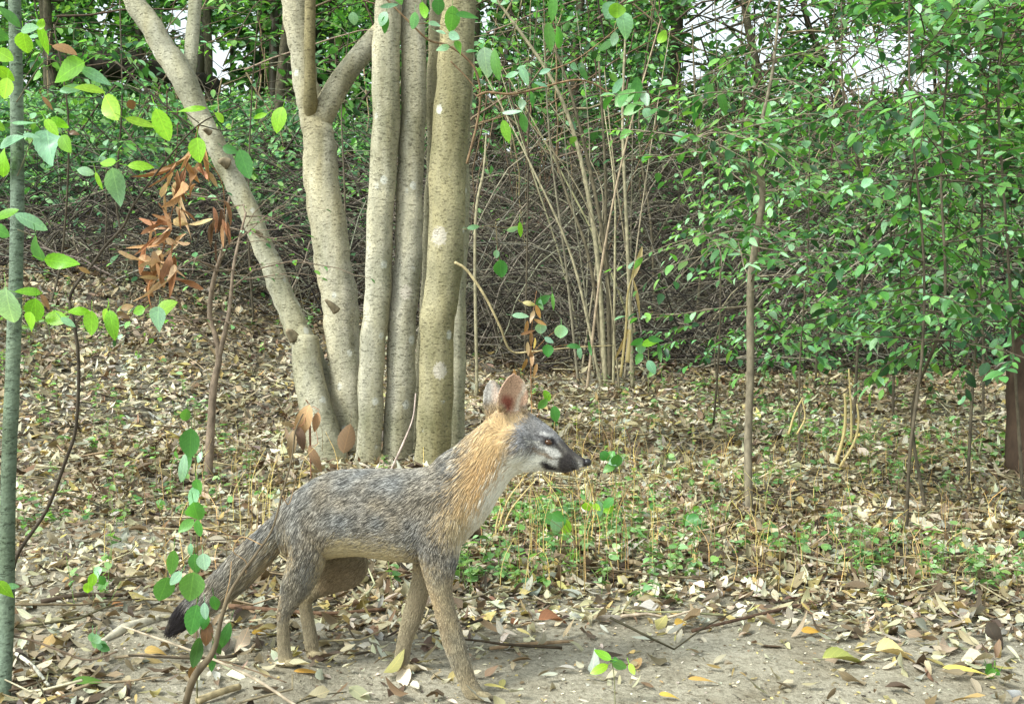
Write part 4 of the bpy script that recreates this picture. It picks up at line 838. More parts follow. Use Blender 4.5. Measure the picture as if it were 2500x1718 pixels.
# seedling on the path
L9 = [(1472,1598,46,22,-155,'b'),(1464,1632,48,24,150,'b'),(1512,1622,38,24,20,'g'),(1543,1632,30,14,60,'b'),(1500,1610,20,12,-30,'g')]
t = thing("seedling", gp(1500, 1715, 2.12), "small four-leaved green seedling alone on the sandy path", "seedling")
mb = MB(); tube(mb, smooth_path([gp(1502, 1715, 2.14), P(1500, 1660, 2.13), P(1494, 1614, 2.13)], 5), .0009, 6, srgb(120, 120, 84)); mb.build("stem", M_TWIG, t)
mb = MB(); placed_leaves(mb, L9, 2.12, .01, seed=20); mb.build("foliage", M_LEAFN, t)
for (x, y, d, s, lab, sd) in ((1500, 1120, 3.75, 1.0, "seedling with two upright leaves in front of the fox's nose", 51), (1690, 1265, 3.3, 1.0, "broad round-leaved seedling between the fox and the crooked sapling", 52), (1360, 1270, 3.1, 1.0, "leafy green seedling under the fox's chin", 53), (1470, 1240, 3.2, .9, "pale green seedling a little right of the one under the fox's chin", 54),
                               (225, 1430, 2.7, 1.0, "pale seedling in the litter between the grey pole and the leafy vine", 55), (245, 1560, 2.35, .8, "small dark seedling low in the litter near the grey pole", 56), (2430, 1640, 2.3, .8, "tiny seedling on the path at the far corner", 57), (1270, 1430, 2.85, .7, "small seedling right of the fox's chest", 58)):
    rg = np.random.default_rng(sd); b = gp(x, y + 30, d); t = thing("seedling", b, lab, "seedling", "green seedlings on the forest floor")
    lst = [(x + rg.normal() * 16 * s, y + rg.normal() * 12 * s, rg.uniform(26, 46) * s, rg.uniform(18, 32) * s, rg.uniform(20, 160), rg.choice(['g', 'p', 'b', 'g'])) for k in range(5)]
    mb = MB(); tube(mb, smooth_path([b, (b + P(x, y, d)) / 2 + [.003, 0, 0], P(x, y - 8, d)], 4), .0009, 5, srgb(120, 130, 84)); mb.build("stem", M_TWIG, t)
    mb = MB(); placed_leaves(mb, lst, d - .02, .02, T_MID, seed=sd); mb.build("foliage", M_LEAFN, t)

# single fallen leaves one can point at
def fallen(label, x, y, d, l, w, ang, col, curl=.25, fold=.3, tw=.8, lift=.006, nrm=(0, -.35, 1), mat=M_DEAD, group="single fallen leaves"):
    p = gp(x, y, d, -lift); a = R(ang); ax = np.array([math.cos(a), math.sin(a), 0.02]); mb = MB(); LL = l * d / F * .9; w = w * .75; col = col * .82
    scatter(mb, T_HI, p - ax * LL / 2, ax, nrm, LL, w * d / F, curl, fold, col, tw)
    v = mb.v[0]; low = (v[:, 2] - zg(v[:, 0], v[:, 1])).min()
    v[:, 2] += max(0, .002 - low)
    o = mb.build("fallen_leaf", mat, origin=p); return tag(o, label, "leaf", group)
def yd(y): # ground distance seen at picture row y
    ds = np.linspace(1.9, 9, 1500); return float(ds[np.argmin(np.abs(859 + (CAMZ - zg(ds * 0, ds)) * F / ds - y))])
for lab, x, y, l, w, ang, c, kw in [
    ("long glossy green fallen leaf near the grey pole", 228, 1688, 110, 34, 12, srgb(96, 136, 56), {}),
    ("long slim yellow leaf on the path at the far corner", 2370, 1662, 150, 24, -6, srgb(226, 208, 110), {}),
    ("curled green-and-cream leaf on the path", 2060, 1632, 120, 44, 5, srgb(172, 178, 100), {"fold": 1.2}),
    ("wavy orange leaf on the path behind the front paw", 760, 1668, 95, 18, 6, srgb(206, 160, 78), {}),
    ("dark brown leaf standing upright in the litter", 2180, 1480, 100, 44, 55, srgb(110, 80, 52), {"nrm": (-.3, -1, .4), "lift": .04}),
    ("rust-red curled leaf at the path's rim", 1350, 1530, 80, 46, 8, srgb(160, 112, 82), {"fold": .9}),
    ("smaller rust-red leaf next to the curled one", 1265, 1530, 50, 30, 30, srgb(150, 104, 76), {}),
    ("big pale curled leaf between the pale branch and the vine", 330, 1420, 60, 36, 40, srgb(222, 208, 170), {"fold": 1.0}),
    ("yellow leaf lying by the path's rim below the stick", 1990, 1560, 80, 30, 10, srgb(206, 162, 72), {}),
    ("pale yellow leaf in two folds at the path's rim", 2180, 1610, 90, 50, -15, srgb(222, 204, 148), {"fold": 1.4}),
    ("orange-tan leaf flat on the path", 1720, 1680, 90, 18, 3, srgb(206, 168, 96), {}),
    ("mustard leaf on the path left of the hind paw", 640, 1560, 56, 24, 10, srgb(196, 160, 66), {}),
    ("tan wide leaf on the ground below the pale branch", 380, 1600, 66, 36, -10, srgb(200, 168, 100), {}),
    ("bright white papery leaf in the litter left of the vine", 355, 1465, 46, 30, 20, srgb(232, 228, 214), {"fold": .6}),
    ("brown leaf in the litter between the pole and the vine", 295, 1488, 50, 24, 0, srgb(176, 124, 78), {}),
    ("yellow leaf on the ground by the seedling", 1635, 1735, 60, 20, -20, srgb(214, 180, 84), {}),
    ("straw-coloured narrow leaf beside the front paw", 1215, 1690, 76, 12, -8, srgb(220, 206, 126), {}),
    ("golden folded leaf at the path's rim behind the seedling", 1670, 1535, 60, 34, 20, srgb(206, 170, 82), {})]:
    fallen(lab, x, y, yd(min(y, 1715)), l, w, ang, c, **kw)
# oval brown leaf caught on the trunk, dry leaves around the tree's foot
mb = MB(); scatter(mb, T_HI, P(838, 1106, 4.3), [.25, 0, 1], [.2, -1, .1], .105, .062, .05, -.3, srgb(138, 112, 86)); o = mb.build("caught_leaf", M_DEAD, origin=P(838, 1106, 4.3)); tag(o, "oval brown dead leaf caught upright against the foot of the forked trunk", "leaf")
for k, (x, y, l, w, a, lab) in enumerate([(740, 1030, 90, 40, 110, "large tan drooping dead leaf at the tree's foot"), (712, 1085, 70, 24, 95, "dark red-brown dead leaf hanging low by the tree"), (735, 1070, 60, 24, 75, "brown dead leaf behind the dark red-brown one"), (772, 1030, 50, 20, 100, "pale narrow dead leaf next to the trunk's foot"), (770, 1120, 70, 22, 60, "curled brown dead leaf on the ground by the trunk")]):
    dd = 4.15; aa = R(a); ax = np.array([math.cos(aa), -.1, -math.sin(aa)]); mb = MB(); base = P(x, y, dd) - ax * l * dd / F / 2
    scatter(mb, T_HI, base, ax, [.2, -1, .3], l * dd / F, w * dd / F, .3, .6, pick([srgb(170, 138, 104), srgb(112, 86, 68), srgb(140, 112, 86)], 1)[0], 1.0)
    tube(mb, smooth_path([gp(760, 1150, 4.2), P(755, 1010, 4.17), P(x + 6, y - l * .6, dd), base], 5), .0012, 4, srgb(150, 110, 90), cap=False)
    o = mb.build("dry_leaf", M_DEAD, origin=base); tag(o, lab, "leaf", "dry leaves at the foot of the tree")

# dry straw stalks
def straw(label, stalks, d, heads=()):
    b = gp(*stalks[0][0][0], d); t = thing("straw_stalk", b, label, "dry grass", "dry straw stalks")
    for pts, w in stalks:
        mb = MB(); q = smooth_path([P(x, y, d) for x, y in pts], 6); tube(mb, q, [w * d / F * .5, w * d / F * .3], 6, srgb(216, 196, 138)); mb.build("stalk", M_STRAW, t)
    for (x, y, l, w, a) in heads:
        mb = MB(); aa = R(a); scatter(mb, T_HI, P(x, y, d), [math.cos(aa), .1, -math.sin(aa)], [.3, -1, .1], l * d / F, w * d / F, .2, .8, srgb(204, 180, 126)); mb.build("blade", M_STRAW, t)
straw("tall straw stalk with a drooping feathery head on the bank", [(((1515, 920), (1528, 800), (1532, 720), (1545, 670)), 7), (((1532, 885), (1536, 840), (1538, 805)), 12)], 5.2, [(1540, 685, 95, 16, -68), (1545, 680, 100, 8, 75), (1535, 800, 90, 9, 110)])
straw("pair of bright straw stalks leaning over the litter right of the crooked sapling", [(((2040, 1130), (2060, 1060), (2064, 1000), (2062, 960)), 9), (((2050, 1140), (2085, 1080), (2096, 1030), (2092, 985)), 7), (((2078, 1080), (2078, 1000), (2072, 900)), 6)], 4.3)
straw("short straw stalk beside the crooked sapling", [(((1925, 1060), (1940, 1010), (1960, 970)), 6), (((1945, 1060), (1965, 1020), (1958, 975)), 5)], 4.4)
straw("low straw tuft under the fox's throat", [(((1215, 1290), (1240, 1220), (1275, 1172)), 5), (((1225, 1300), (1250, 1240), (1310, 1168)), 5), (((1210, 1330), (1212, 1280), (1222, 1240)), 6)], 3.3)

# small grey stone in the litter
def stone(x, y, d, sx, sz, lab):
    mb = MB(); th = np.linspace(0, 2 * np.pi, 20, endpoint=False); ph = np.linspace(.12, np.pi - .12, 10)
    c = gp(x, y, d); T, Pn = np.meshgrid(th, ph); v = np.stack([sx * np.sin(Pn) * np.cos(T), sx * .7 * np.sin(Pn) * np.sin(T), sz * np.cos(Pn)], -1) + c
    v = v + (v - c) * (.5 * (vnoise(v, 18, 3) - .5))[..., None]
    i = np.arange(9)[:, None] * 20 + np.arange(20)[None]; j = np.arange(9)[:, None] * 20 + (np.arange(20)[None] + 1) % 20
    mb.add(v.reshape(-1, 3), np.stack([i, i + 20, j + 20, j], -1).reshape(-1, 4), None, srgb(128, 130, 118))
    v2 = v.reshape(-1, 3); mb.add(np.vstack([v2[:20], v2[-20:]]), None, [(0, k, k + 1) for k in range(1, 19)] + [(20, 20 + k + 1, 20 + k) for k in range(1, 19)], srgb(128, 130, 118))
    o = mb.build("stone", M_SOIL, origin=c); tag(o, lab, "stone")
stone(285, 1240, 3.25, .075, .04, "grey mossy stone half buried in the litter left of the fox's tail")

# ------------------------------------------------------------------ the fox
def build_fox():
    Yc = lambda x: 2.32 - (x - 700) * .00030 if x < 1080 else 2.206 - (x - 1080) * .00008
    parts_v = []; parts_f = []; off = [0]
    def add_loft(secs, depth, nseg=22, sub=5, power=.9):
        """secs: (xa, ya, xb, yb, halfwidth_m); a = top or left outline point, b = the opposite one"""
        A = np.array([P(s[0], s[1], depth(s[0]) if callable(depth) else depth) for s in secs]); B = np.array([P(s[2], s[3], depth(s[2]) if callable(depth) else depth) for s in secs]); W = np.array([[s[4]] * 3 for s in secs])
        A, B, W = smooth_path(A, sub), smooth_path(B, sub), smooth_path(W, sub)[:, 0]
        C = (A + B) / 2; U = (A - B) / 2; n = len(C)
        V = np.cross(U, np.gradient(C, axis=0)); V = unit(V) ; V = V * np.sign(V[:, 1:2] + 1e-9)
        th = np.linspace(0, 2 * np.pi, nseg, endpoint=False)
        cs, sn = np.cos(th), np.sin(th); cs = np.sign(cs) * np.abs(cs) ** power; sn = np.sign(sn) * np.abs(sn) ** power
        v = C[:, None] + cs[None, :, None] * U[:, None] + sn[None, :, None] * (V * W[:, None])[:, None]
        v = np.vstack([v.reshape(-1, 3), C[:1], C[-1:]]); f = []
        for i in range(n - 1):
            for j in range(nseg):
                k = (j + 1) % nseg; f.append((i * nseg + j, i * nseg + k, (i + 1) * nseg + k, (i + 1) * nseg + j))
        for j in range(nseg):
            k = (j + 1) % nseg; f.append((k, j, n * nseg)); f.append(((n - 1) * nseg + j, (n - 1) * nseg + k, n * nseg + 1))
        parts_v.append(v); parts_f.extend([tuple(a + off[0] for a in q) for q in f]); off[0] += len(v)
    def ell(x, y, d, rx, ry, rz, rot=0):
        c = P(x, y, d); n1, n2 = 16, 9; v = []
        for i in range(n2 + 1):
            ph = math.pi * i / n2
            for j in range(n1):
                t = 2 * math.pi * j / n1; px = rx * math.sin(ph) * math.cos(t); pz = rz * math.cos(ph)
                v.append((c[0] + px * math.cos(rot) - pz * math.sin(rot), c[1] + ry * math.sin(ph) * math.sin(t), c[2] + px * math.sin(rot) + pz * math.cos(rot)))
        f = [(i * n1 + j, i * n1 + (j + 1) % n1, (i + 1) * n1 + (j + 1) % n1, (i + 1) * n1 + j) for i in range(n2) for j in range(n1)]
        parts_v.append(np.array(v)); parts_f.extend([tuple(a + off[0] for a in q) for q in f]); off[0] += len(v)
    I = 4  # inset in px: fur fills the rest
    body = [(697, 1262, 700, 1300, .018), (706, 1222, 712, 1345, .042), (738, 1192, 750, 1358, .054), (776, 1167, 792, 1362, .060), (818, 1151, 835, 1356, .064), (880, 1146, 890, 1354, .066), (950, 1146, 955, 1362, .068), (1010, 1145, 1020, 1370, .066),
            (1052, 1136, 1078, 1366, .060), (1084, 1110, 1132, 1318, .053), (1114, 1091, 1172, 1272, .045), (1144, 1066, 1199, 1235, .041), (1174, 1040, 1223, 1199, .038), (1202, 1012, 1252, 1162, .039), (1232, 992, 1284, 1149, .042), (1272, 994, 1306, 1147, .043),
            (1303, 1014, 1328, 1149, .038), (1333, 1035, 1348, 1151, .030), (1357, 1054, 1366, 1153, .022), (1376, 1076, 1383, 1153, .017), (1400, 1101, 1402, 1148, .0125), (1424, 1117, 1419, 1142, .009), (1437, 1125, 1431, 1137, .006)]
    add_loft(body, Yc, 26, 5)
    # hind near, hind far, front near, front far
    add_loft([(700, 1262, 800, 1262, .028), (700, 1300, 816, 1300, .036), (708, 1340, 806, 1338, .036), (700, 1385, 790, 1380, .031), (688, 1425, 774, 1415, .025), (683, 1460, 752, 1453, .019), (679, 1488, 722, 1484, .014), (678, 1515, 706, 1512, .0105), (678, 1551, 705, 1551, .0105), (679, 1590, 710, 1588, .0115), (681, 1612, 716, 1608, .013), (682, 1626, 716, 1624, .011)], 2.275, 18)
    for dx, dy in ((-2, -.014), (5, -.005), (5, .005), (-2, .014)): ell(713 + dx, 1618, 2.27 + dy, .013, .0052, .0070)
    add_loft([(770, 1330, 880, 1330, .026), (772, 1362, 896, 1360, .028), (770, 1395, 893, 1398, .027), (758, 1425, 866, 1430, .022), (740, 1446, 800, 1450, .016), (731, 1470, 764, 1467, .011), (735, 1510, 766, 1508, .010), (742, 1550, 773, 1548, .0105), (747, 1588, 778, 1586, .012), (749, 1604, 779, 1602, .011)], 2.375, 18)
    for dx, dy in ((-2, -.014), (5, -.005), (5, .005), (-2, .014)): ell(775 + dx, 1598, 2.375 + dy, .0125, .005, .0068)
    add_loft([(1012, 1240, 1120, 1220, .022), (1016, 1280, 1132, 1276, .030), (1020, 1325, 1124, 1325, .030), (1026, 1371, 1116, 1366, .026), (1042, 1429, 1104, 1425, .020), (1055, 1470, 1107, 1466, .017), (1068, 1520, 1120, 1515, .015), (1082, 1570, 1134, 1562, .014), (1101, 1620, 1148, 1612, .013), (1118, 1660, 1160, 1652, .0125), (1130, 1688, 1176, 1680, .014), (1140, 1704, 1182, 1703, .012)], 2.175, 18)
    for dx, dy in ((-2, -.017), (6, -.006), (6, .006), (-2, .017)): ell(1180 + dx, 1699, 2.172 + dy, .0155, .0056, .0085, -.25)
    add_loft([(1014, 1330, 1092, 1340, .022), (1010, 1370, 1078, 1385, .021), (1006, 1410, 1058, 1425, .018), (995, 1455, 1042, 1464, .016), (983, 1503, 1028, 1512, .014), (973, 1550, 1009, 1556, .0125), (964, 1600, 1000, 1600, .012), (963, 1622, 1002, 1620, .0125), (965, 1638, 1004, 1636, .011)], 2.275, 18)
    for dx, dy in ((-2, -.016), (6, -.006), (6, .006), (-2, .016)): ell(1003 + dx, 1630, 2.272 + dy, .0135, .0054, .0075, -.1)
    # tail
    tp = [(708, 1262), (672, 1300), (640, 1335), (600, 1375), (550, 1424), (500, 1464), (455, 1500), (418, 1537)]; tr = [28, 30, 33, 34, 32, 28, 21, 6]
    secs = []
    for i, ((x, y), r) in enumerate(zip(tp, tr)):
        a = np.array(tp[min(i + 1, 7)]) - np.array(tp[max(i - 1, 0)]); nn = np.array([-a[1], a[0]]) / np.linalg.norm(a)
        secs.append((x + nn[0] * r, y + nn[1] * r, x - nn[0] * r, y - nn[1] * r, r * .00075))
    add_loft(secs, lambda x: 2.325 + (700 - x) * .00028 if x < 700 else 2.32, 18)
    # head shape: brow, cheek, eye socket rim
    ell(1262, 1085, 2.165, .035, .036, .035); ell(1333, 1068, 2.162, .012, .010, .008, -.5); ell(1300, 1120, 2.17, .030, .026, .022)
    # ears as curved shells
    def ear(bx, by, tx, ty, w, d0, d1, cup, face):
        nu, nv = 13, 16; b = P(bx, by, d0); t = P(tx, ty, d1); ax = t - b; H = np.linalg.norm(ax); ax /= H
        f = unit(np.array(face, float)); f = unit(f - ax * (f @ ax)); s = np.cross(ax, f)
        rows = []
        for iv in range(nv):
            v = iv / (nv - 1); ww = w * (0.90 + .22 * math.sin(math.pi * min(v * 1.1, 1))) * max(1e-3, (1 - v ** 3.5)) ** .56
            rows.append([b + ax * (H * v) + s * (ww * u) - f * (cup * (1 - u * u) * (1 - .75 * v)) for u in np.linspace(-1, 1, nu)])
        Fv = np.array(rows); th = .0052
        Bv = Fv - f * th
        v = np.vstack([Fv.reshape(-1, 3), Bv.reshape(-1, 3)]); m = nu * nv; q = []
        for i in range(nv - 1):
            for j in range(nu - 1):
                a = i * nu + j; q += [(a, a + 1, a + nu + 1, a + nu), (m + a + 1, m + a, m + a + nu, m + a + nu + 1)]
            q += [(i * nu, (i + 1) * nu, m + (i + 1) * nu, m + i * nu), ((i + 1) * nu - 1, m + (i + 1) * nu - 1, m + (i + 2) * nu - 1, (i + 2) * nu - 1)]
        for j in range(nu - 1):
            q += [(j + 1, j, m + j, m + j + 1), (m - nu + j, m - nu + j + 1, 2 * m - nu + j + 1, 2 * m - nu + j)]
        parts_v.append(v); parts_f.extend([tuple(a + off[0] for a in k) for k in q]); off[0] += len(v)
    ear(1252, 1010, 1257, 914, .0255, 2.150, 2.135, .022, (.35, -1, .1))
    ear(1214, 1012, 1196, 927, .0200, 2.205, 2.225, .018, (-.25, -1, .1))
    V = np.vstack(parts_v)
    me = bpy.data.meshes.new("fox_shape"); me.from_pydata(V.tolist(), [], parts_f); me.update()
    tmp = bpy.data.objects.new("fox_shape", me); COL.objects.link(tmp)
    md = tmp.modifiers.new("r", 'REMESH'); md.mode = 'VOXEL'; md.voxel_size = .0022; md.use_smooth_shade = True
    sm = tmp.modifiers.new("s", 'SMOOTH'); sm.factor = .5; sm.iterations = 3
    dg = bpy.context.evaluated_depsgraph_get(); ev = tmp.evaluated_get(dg); body_me = bpy.data.meshes.new_from_object(ev)
    bpy.data.objects.remove(tmp)
    n = len(body_me.vertices); co = np.empty(n * 3, np.float32); body_me.vertices.foreach_get("co", co); co = co.reshape(-1, 3).astype(float)
    # area smoothing where legs meet the body happens through the fur
    G = srgb
    C = {'grey': G(121, 116, 108), 'orange': G(196, 168, 126), 'orange2': G(186, 148, 100), 'cream': G(226, 222, 208), 'tan': G(150, 138, 114), 'belly': G(178, 162, 126), 'black': G(52, 47, 49), 'dark': G(62, 58, 60), 'white': G(228, 224, 218), 'face': G(140, 138, 138), 'pink': G(206, 172, 148), 'red': G(150, 80, 68), 'brown': G(128, 98, 66), 'legg': G(124, 118, 106)}
    def poly_d(px, py, poly):
        poly = np.array(poly, float); d = np.full(px.shape, 1e9); ins = np.zeros(px.shape, bool)
        for i in range(len(poly)):
            a, b = poly[i], poly[(i + 1) % len(poly)]; ab = b - a; t = np.clip(((px - a[0]) * ab[0] + (py - a[1]) * ab[1]) / (ab @ ab), 0, 1)
            d = np.minimum(d, np.hypot(px - a[0] - t * ab[0], py - a[1] - t * ab[1]))
            c = ((a[1] > py) != (b[1] > py)) & (px < (b[0] - a[0]) * (py - a[1]) / (b[1] - a[1] + 1e-9) + a[0]); ins ^= c
        return np.where(ins, -d, d)
    def line_d(px, py, pts):
        d = np.full(px.shape, 1e9)
        for a, b in zip(pts[:-1], pts[1:]):
            a, b = np.array(a, float), np.array(b, float); ab = b - a; t = np.clip(((px - a[0]) * ab[0] + (py - a[1]) * ab[1]) / (ab @ ab), 0, 1)
            d = np.minimum(d, np.hypot(px - a[0] - t * ab[0], py - a[1] - t * ab[1]))
        return d
    def paint(p):
        px = 1250 + p[:, 0] * F / p[:, 1]; py = 859 - (p[:, 2] - CAMZ) * F / p[:, 1]
        wob = (vnoise(p, 60, 2) - .5); px = px + wob * 7; py = py + (vnoise(p, 60, 6) - .5) * 7
        body_z = np.clip((1330 - px) / 120, 0, 1); jr = np.random.default_rng(9); calm = np.where((py < 1003) & (px > 1165), .12, np.where(py > 1420, .35, 1.0)); px = px + calm * jr.normal(size=len(px)) * (1.2 + 13 * body_z); py = py + calm * jr.normal(size=len(px)) * (1.2 + 10 * body_z)
        col = np.ones((len(p), 3)) * C['grey']; pepper = np.ones(len(p))
        def mix(key, w, pep=None):
            nonlocal col, pepper
            w = np.clip(w, 0, 1); col = col * (1 - w[:, None]) + C[key] * w[:, None]
            if pep is not None: pepper = pepper * (1 - w) + pep * w
        poly = lambda pts, soft: np.clip(.5 - poly_d(px, py, pts) / soft, 0, 1)
        # lower flank turns tan, belly cream
        fl = (py - np.interp(px, [690, 820, 1000, 1030], [1420, 1290, 1300, 1330])) / 55
        mix('tan', np.where((px > 760) & (px < 1030), fl, 0) * .9, .45)
        mix('belly', poly([(800, 1340), (830, 1318), (900, 1330), (1000, 1352), (1030, 1380), (900, 1385), (835, 1395), (790, 1430), (775, 1410)], 26), .15)
        # hind legs
        mix('legg', poly([(670, 1440), (800, 1360), (770, 1460), (730, 1500), (730, 1640), (660, 1640)], 40) * .8, .5)
        mix('tan', poly([(660, 1520), (725, 1505), (740, 1640), (660, 1640)], 25), .15)
        mix('tan', poly([(770, 1350), (905, 1350), (910, 1400), (870, 1455), (765, 1455)], 22) * (p[:, 1] > 2.33) * .9, .3); mix('brown', poly([(785, 1370), (900, 1370), (905, 1400), (860, 1450), (775, 1450)], 22) * (p[:, 1] > 2.33) * .35, .3)
        mix('tan', poly([(722, 1450), (800, 1450), (800, 1620), (730, 1620)], 16) * (p[:, 1] > 2.33), .2)
        mix('belly', np.clip(1 - line_d(px, py, [(822, 1316), (795, 1370), (772, 1430), (735, 1478)]) / 8, 0, 1) * .6, .2)
        mix('orange', np.clip(1 - line_d(px, py, [(683, 1450), (677, 1500)]) / 10, 0, 1) * .5, .2)
        # front legs
        mix('tan', poly([(1030, 1390), (1110, 1400), (1150, 1560), (1200, 1720), (1110, 1720), (1060, 1500)], 60), .5)
        mix('legg', np.clip(1 - line_d(px, py, [(1112, 1470), (1130, 1540), (1150, 1600), (1164, 1650)]) / 16, 0, 1) * .55, .4)
        mix('orange', np.clip(1 - line_d(px, py, [(1030, 1380), (1060, 1470), (1090, 1580)]) / 20, 0, 1) * .35, .15)
        mix('tan', poly([(1000, 1385), (1070, 1395), (1040, 1480), (1010, 1600), (1020, 1650), (950, 1650), (970, 1550)], 18) * (p[:, 1] > 2.235), .2)
        mix('dark', np.clip(1 - line_d(px, py, [(1012, 1235), (1016, 1300), (1022, 1365)]) / 7, 0, 1) * .6, .5)
        for fx, fy in ((1176, 1700), (1000, 1634), (710, 1620), (770, 1602)): mix('belly', np.clip(1.7 - np.hypot((px - fx) / 26, (py - fy) / 16), 0, 1) * .6, .1)
        # rump and tail
        mix('tan', poly([(640, 1375), (700, 1290), (712, 1380), (670, 1420), (560, 1480), (520, 1490), (560, 1450)], 30) * .85, .3)
        mix('orange', poly([(655, 1370), (700, 1310), (705, 1370), (680, 1385)], 24) * .55, .2)
        mix('dark', np.clip(1 - line_d(px, py, [(690, 1240), (620, 1295), (560, 1345), (500, 1425), (450, 1470)]) / 11, 0, 1) * .8 * (px < 692), .5)
        mix('black', poly([(455, 1452), (505, 1515), (430, 1570), (380, 1550), (410, 1480)], 16) , .1)
        mix('tan', poly([(380, 1480), (428, 1470), (405, 1560), (380, 1560)], 14) * .5, .2)
        # neck and chest
        mix('orange', poly([(1150, 1075), (1180, 1030), (1198, 996), (1225, 985), (1262, 1030), (1262, 1070), (1236, 1105), (1222, 1140), (1222, 1175), (1205, 1210), (1180, 1245), (1150, 1290), (1118, 1308), (1090, 1290), (1096, 1240), (1118, 1200), (1134, 1150), (1150, 1110)], 58), .18)
        mix('orange2', poly([(1168, 1110), (1215, 1110), (1222, 1160), (1200, 1205), (1175, 1225), (1168, 1180)], 44) * .6, .05)
        mix('orange', poly([(1240, 1000), (1300, 1000), (1300, 1025), (1262, 1050), (1240, 1075)], 14) * .6, .2)
        mix('cream', poly([(1226, 1132), (1262, 1108), (1318, 1106), (1350, 1128), (1352, 1152), (1290, 1160), (1262, 1190), (1240, 1230), (1214, 1270), (1180, 1300), (1135, 1355), (1112, 1325), (1142, 1266), (1178, 1216), (1202, 1165)], 24), .05)
        mix('belly', poly([(1100, 1280), (1150, 1280), (1130, 1350), (1110, 1350)], 30) * .6, .1); mix('belly', poly([(1090, 1250), (1180, 1235), (1150, 1310), (1095, 1320)], 40) * .5, .15)
        # face
        mix('face', poly([(1262, 1040), (1303, 1008), (1345, 1038), (1380, 1072), (1350, 1090), (1300, 1100), (1258, 1092)], 12), .6)
        mix('brown', np.clip(1 - line_d(px, py, [(1300, 1092), (1318, 1108), (1350, 1118)]) / 6, 0, 1) * .7, .2)
        mix('white', poly([(1318, 1086), (1346, 1094), (1364, 1100), (1368, 1116), (1352, 1118), (1334, 1106)], 5) * .9, .05)
        mix('cream', np.clip(1 - line_d(px, py, [(1290, 1078), (1312, 1082), (1320, 1090)]) / 5, 0, 1) * .8, .05)
        mix('white', np.clip(1 - line_d(px, py, [(1318, 1058), (1348, 1060)]) / 5, 0, 1) * .5, .1)
        mix('black', poly([(1372, 1112), (1384, 1100), (1400, 1112), (1408, 1128), (1408, 1150), (1374, 1158), (1366, 1142), (1364, 1124)], 9) * .88, .05)
        mix('dark', poly([(1362, 1070), (1376, 1076), (1440, 1124), (1430, 1132), (1380, 1098)], 6) * .7, .2)
        mix('white', poly([(1414, 1128), (1424, 1140), (1422, 1150), (1412, 1146)], 5) * .7, .05)
        mix('black', poly([(1318, 1128), (1330, 1126), (1360, 1138), (1364, 1147), (1334, 1146)], 5), .0)
        mix('white', poly([(1336, 1121), (1362, 1124), (1362, 1134), (1340, 1128)], 4) * .8, .0)
        mix('black', np.clip(1.6 - np.hypot((px - 1339) / 17, (py - 1079) / 10), 0, 1), .0)
        mix('black', np.clip(1 - line_d(px, py, [(1310, 1066), (1335, 1068), (1350, 1074), (1364, 1092), (1374, 1104)]) / 6, 0, 1) * .9, .0)
        mix('black', np.clip((px - 1422) / 5, 0, 1), 0)
        mix('dark', np.clip(1 - line_d(px, py, [(1302, 1129), (1303, 1130)]) / 5, 0, 1) * .7, 0)
        # ears
        e1 = poly([(1216, 990), (1216, 950), (1235, 915), (1256, 904), (1280, 915), (1292, 950), (1290, 985), (1262, 1005), (1236, 1008)], 8) * (p[:, 1] < 2.178)
        mix('pink', e1, .0)
        mix('red', e1 * np.clip(1.5 - np.hypot((px - 1238) / 13, (py - 985) / 18), 0, 1) * .9, 0)
        mix('cream', e1 * np.clip(1 - line_d(px, py, [(1262, 1005), (1268, 975), (1280, 940)]) / 9, 0, 1) * .7, .1)
        mix('cream', e1 * np.clip(1 - line_d(px, py, [(1222, 1000), (1230, 1012), (1244, 1016)]) / 6, 0, 1) * .7, .1)
        mix('grey', e1 * np.clip(1 - line_d(px, py, [(1216, 965), (1232, 920), (1256, 907), (1282, 920)]) / 4, 0, 1) * .5, .3)
        e2 = poly([(1176, 985), (1176, 945), (1195, 918), (1214, 945), (1222, 985)], 8) * (p[:, 1] > 2.19)
        mix('white', e2 * .45, .1); mix('pink', e2 * np.clip((px - 1196) / 12, 0, 1) * .5, .05)
        return col, pepper
    col, pep = paint(co)
    a = body_me.attributes.new("Col", 'FLOAT_COLOR', 'POINT'); c4 = np.ones((n, 4), np.float32); c4[:, :3] = col * .8; a.data.foreach_set("color", c4.ravel())
    m, nt, b, out = new_mat("fox_coat"); at = attr(nt, "Col"); nz = noise(nt, 350, 3, objvec(nt)); bc = mixc(nt, 'MULTIPLY', 1.0, at.outputs["Color"], ramp(nt, nz.outputs[0], [(.3, (.6,) * 3), (.7, (1.35,) * 3)]).outputs[0])
    nt.links.new(bc, b.inputs["Base Color"]); b.inputs["Roughness"].default_value = .8; b.inputs["Specular IOR Level"].default_value = .15; bump(nt, nz.outputs[0], .6, .002, b)
    body_me.materials.clear(); body_me.materials.append(m)
    root = thing("gray_fox", (float(P(950, 1650, 2.27)[0]), 2.27, 0.0), "gray fox with orange neck, white throat and black-tipped tail walking past with its head raised", "fox")
    bo = bpy.data.objects.new("body", body_me); COL.objects.link(bo); bo.parent = root; bo.location = tuple(-np.array(root.location))
    # ---- fur strands
    body_me.calc_loop_triangles(); nt_ = len(body_me.loop_triangles); tri = np.empty(nt_ * 3, np.int32); body_me.loop_triangles.foreach_get("vertices", tri); tri = tri.reshape(-1, 3)
    nr = np.empty(n * 3, np.float32); body_me.vertices.foreach_get("normal", nr); nr = nr.reshape(-1, 3).astype(float)
    A, B, D = co[tri[:, 0]], co[tri[:, 1]], co[tri[:, 2]]; area = np.linalg.norm(np.cross(B - A, D - A), axis=1)
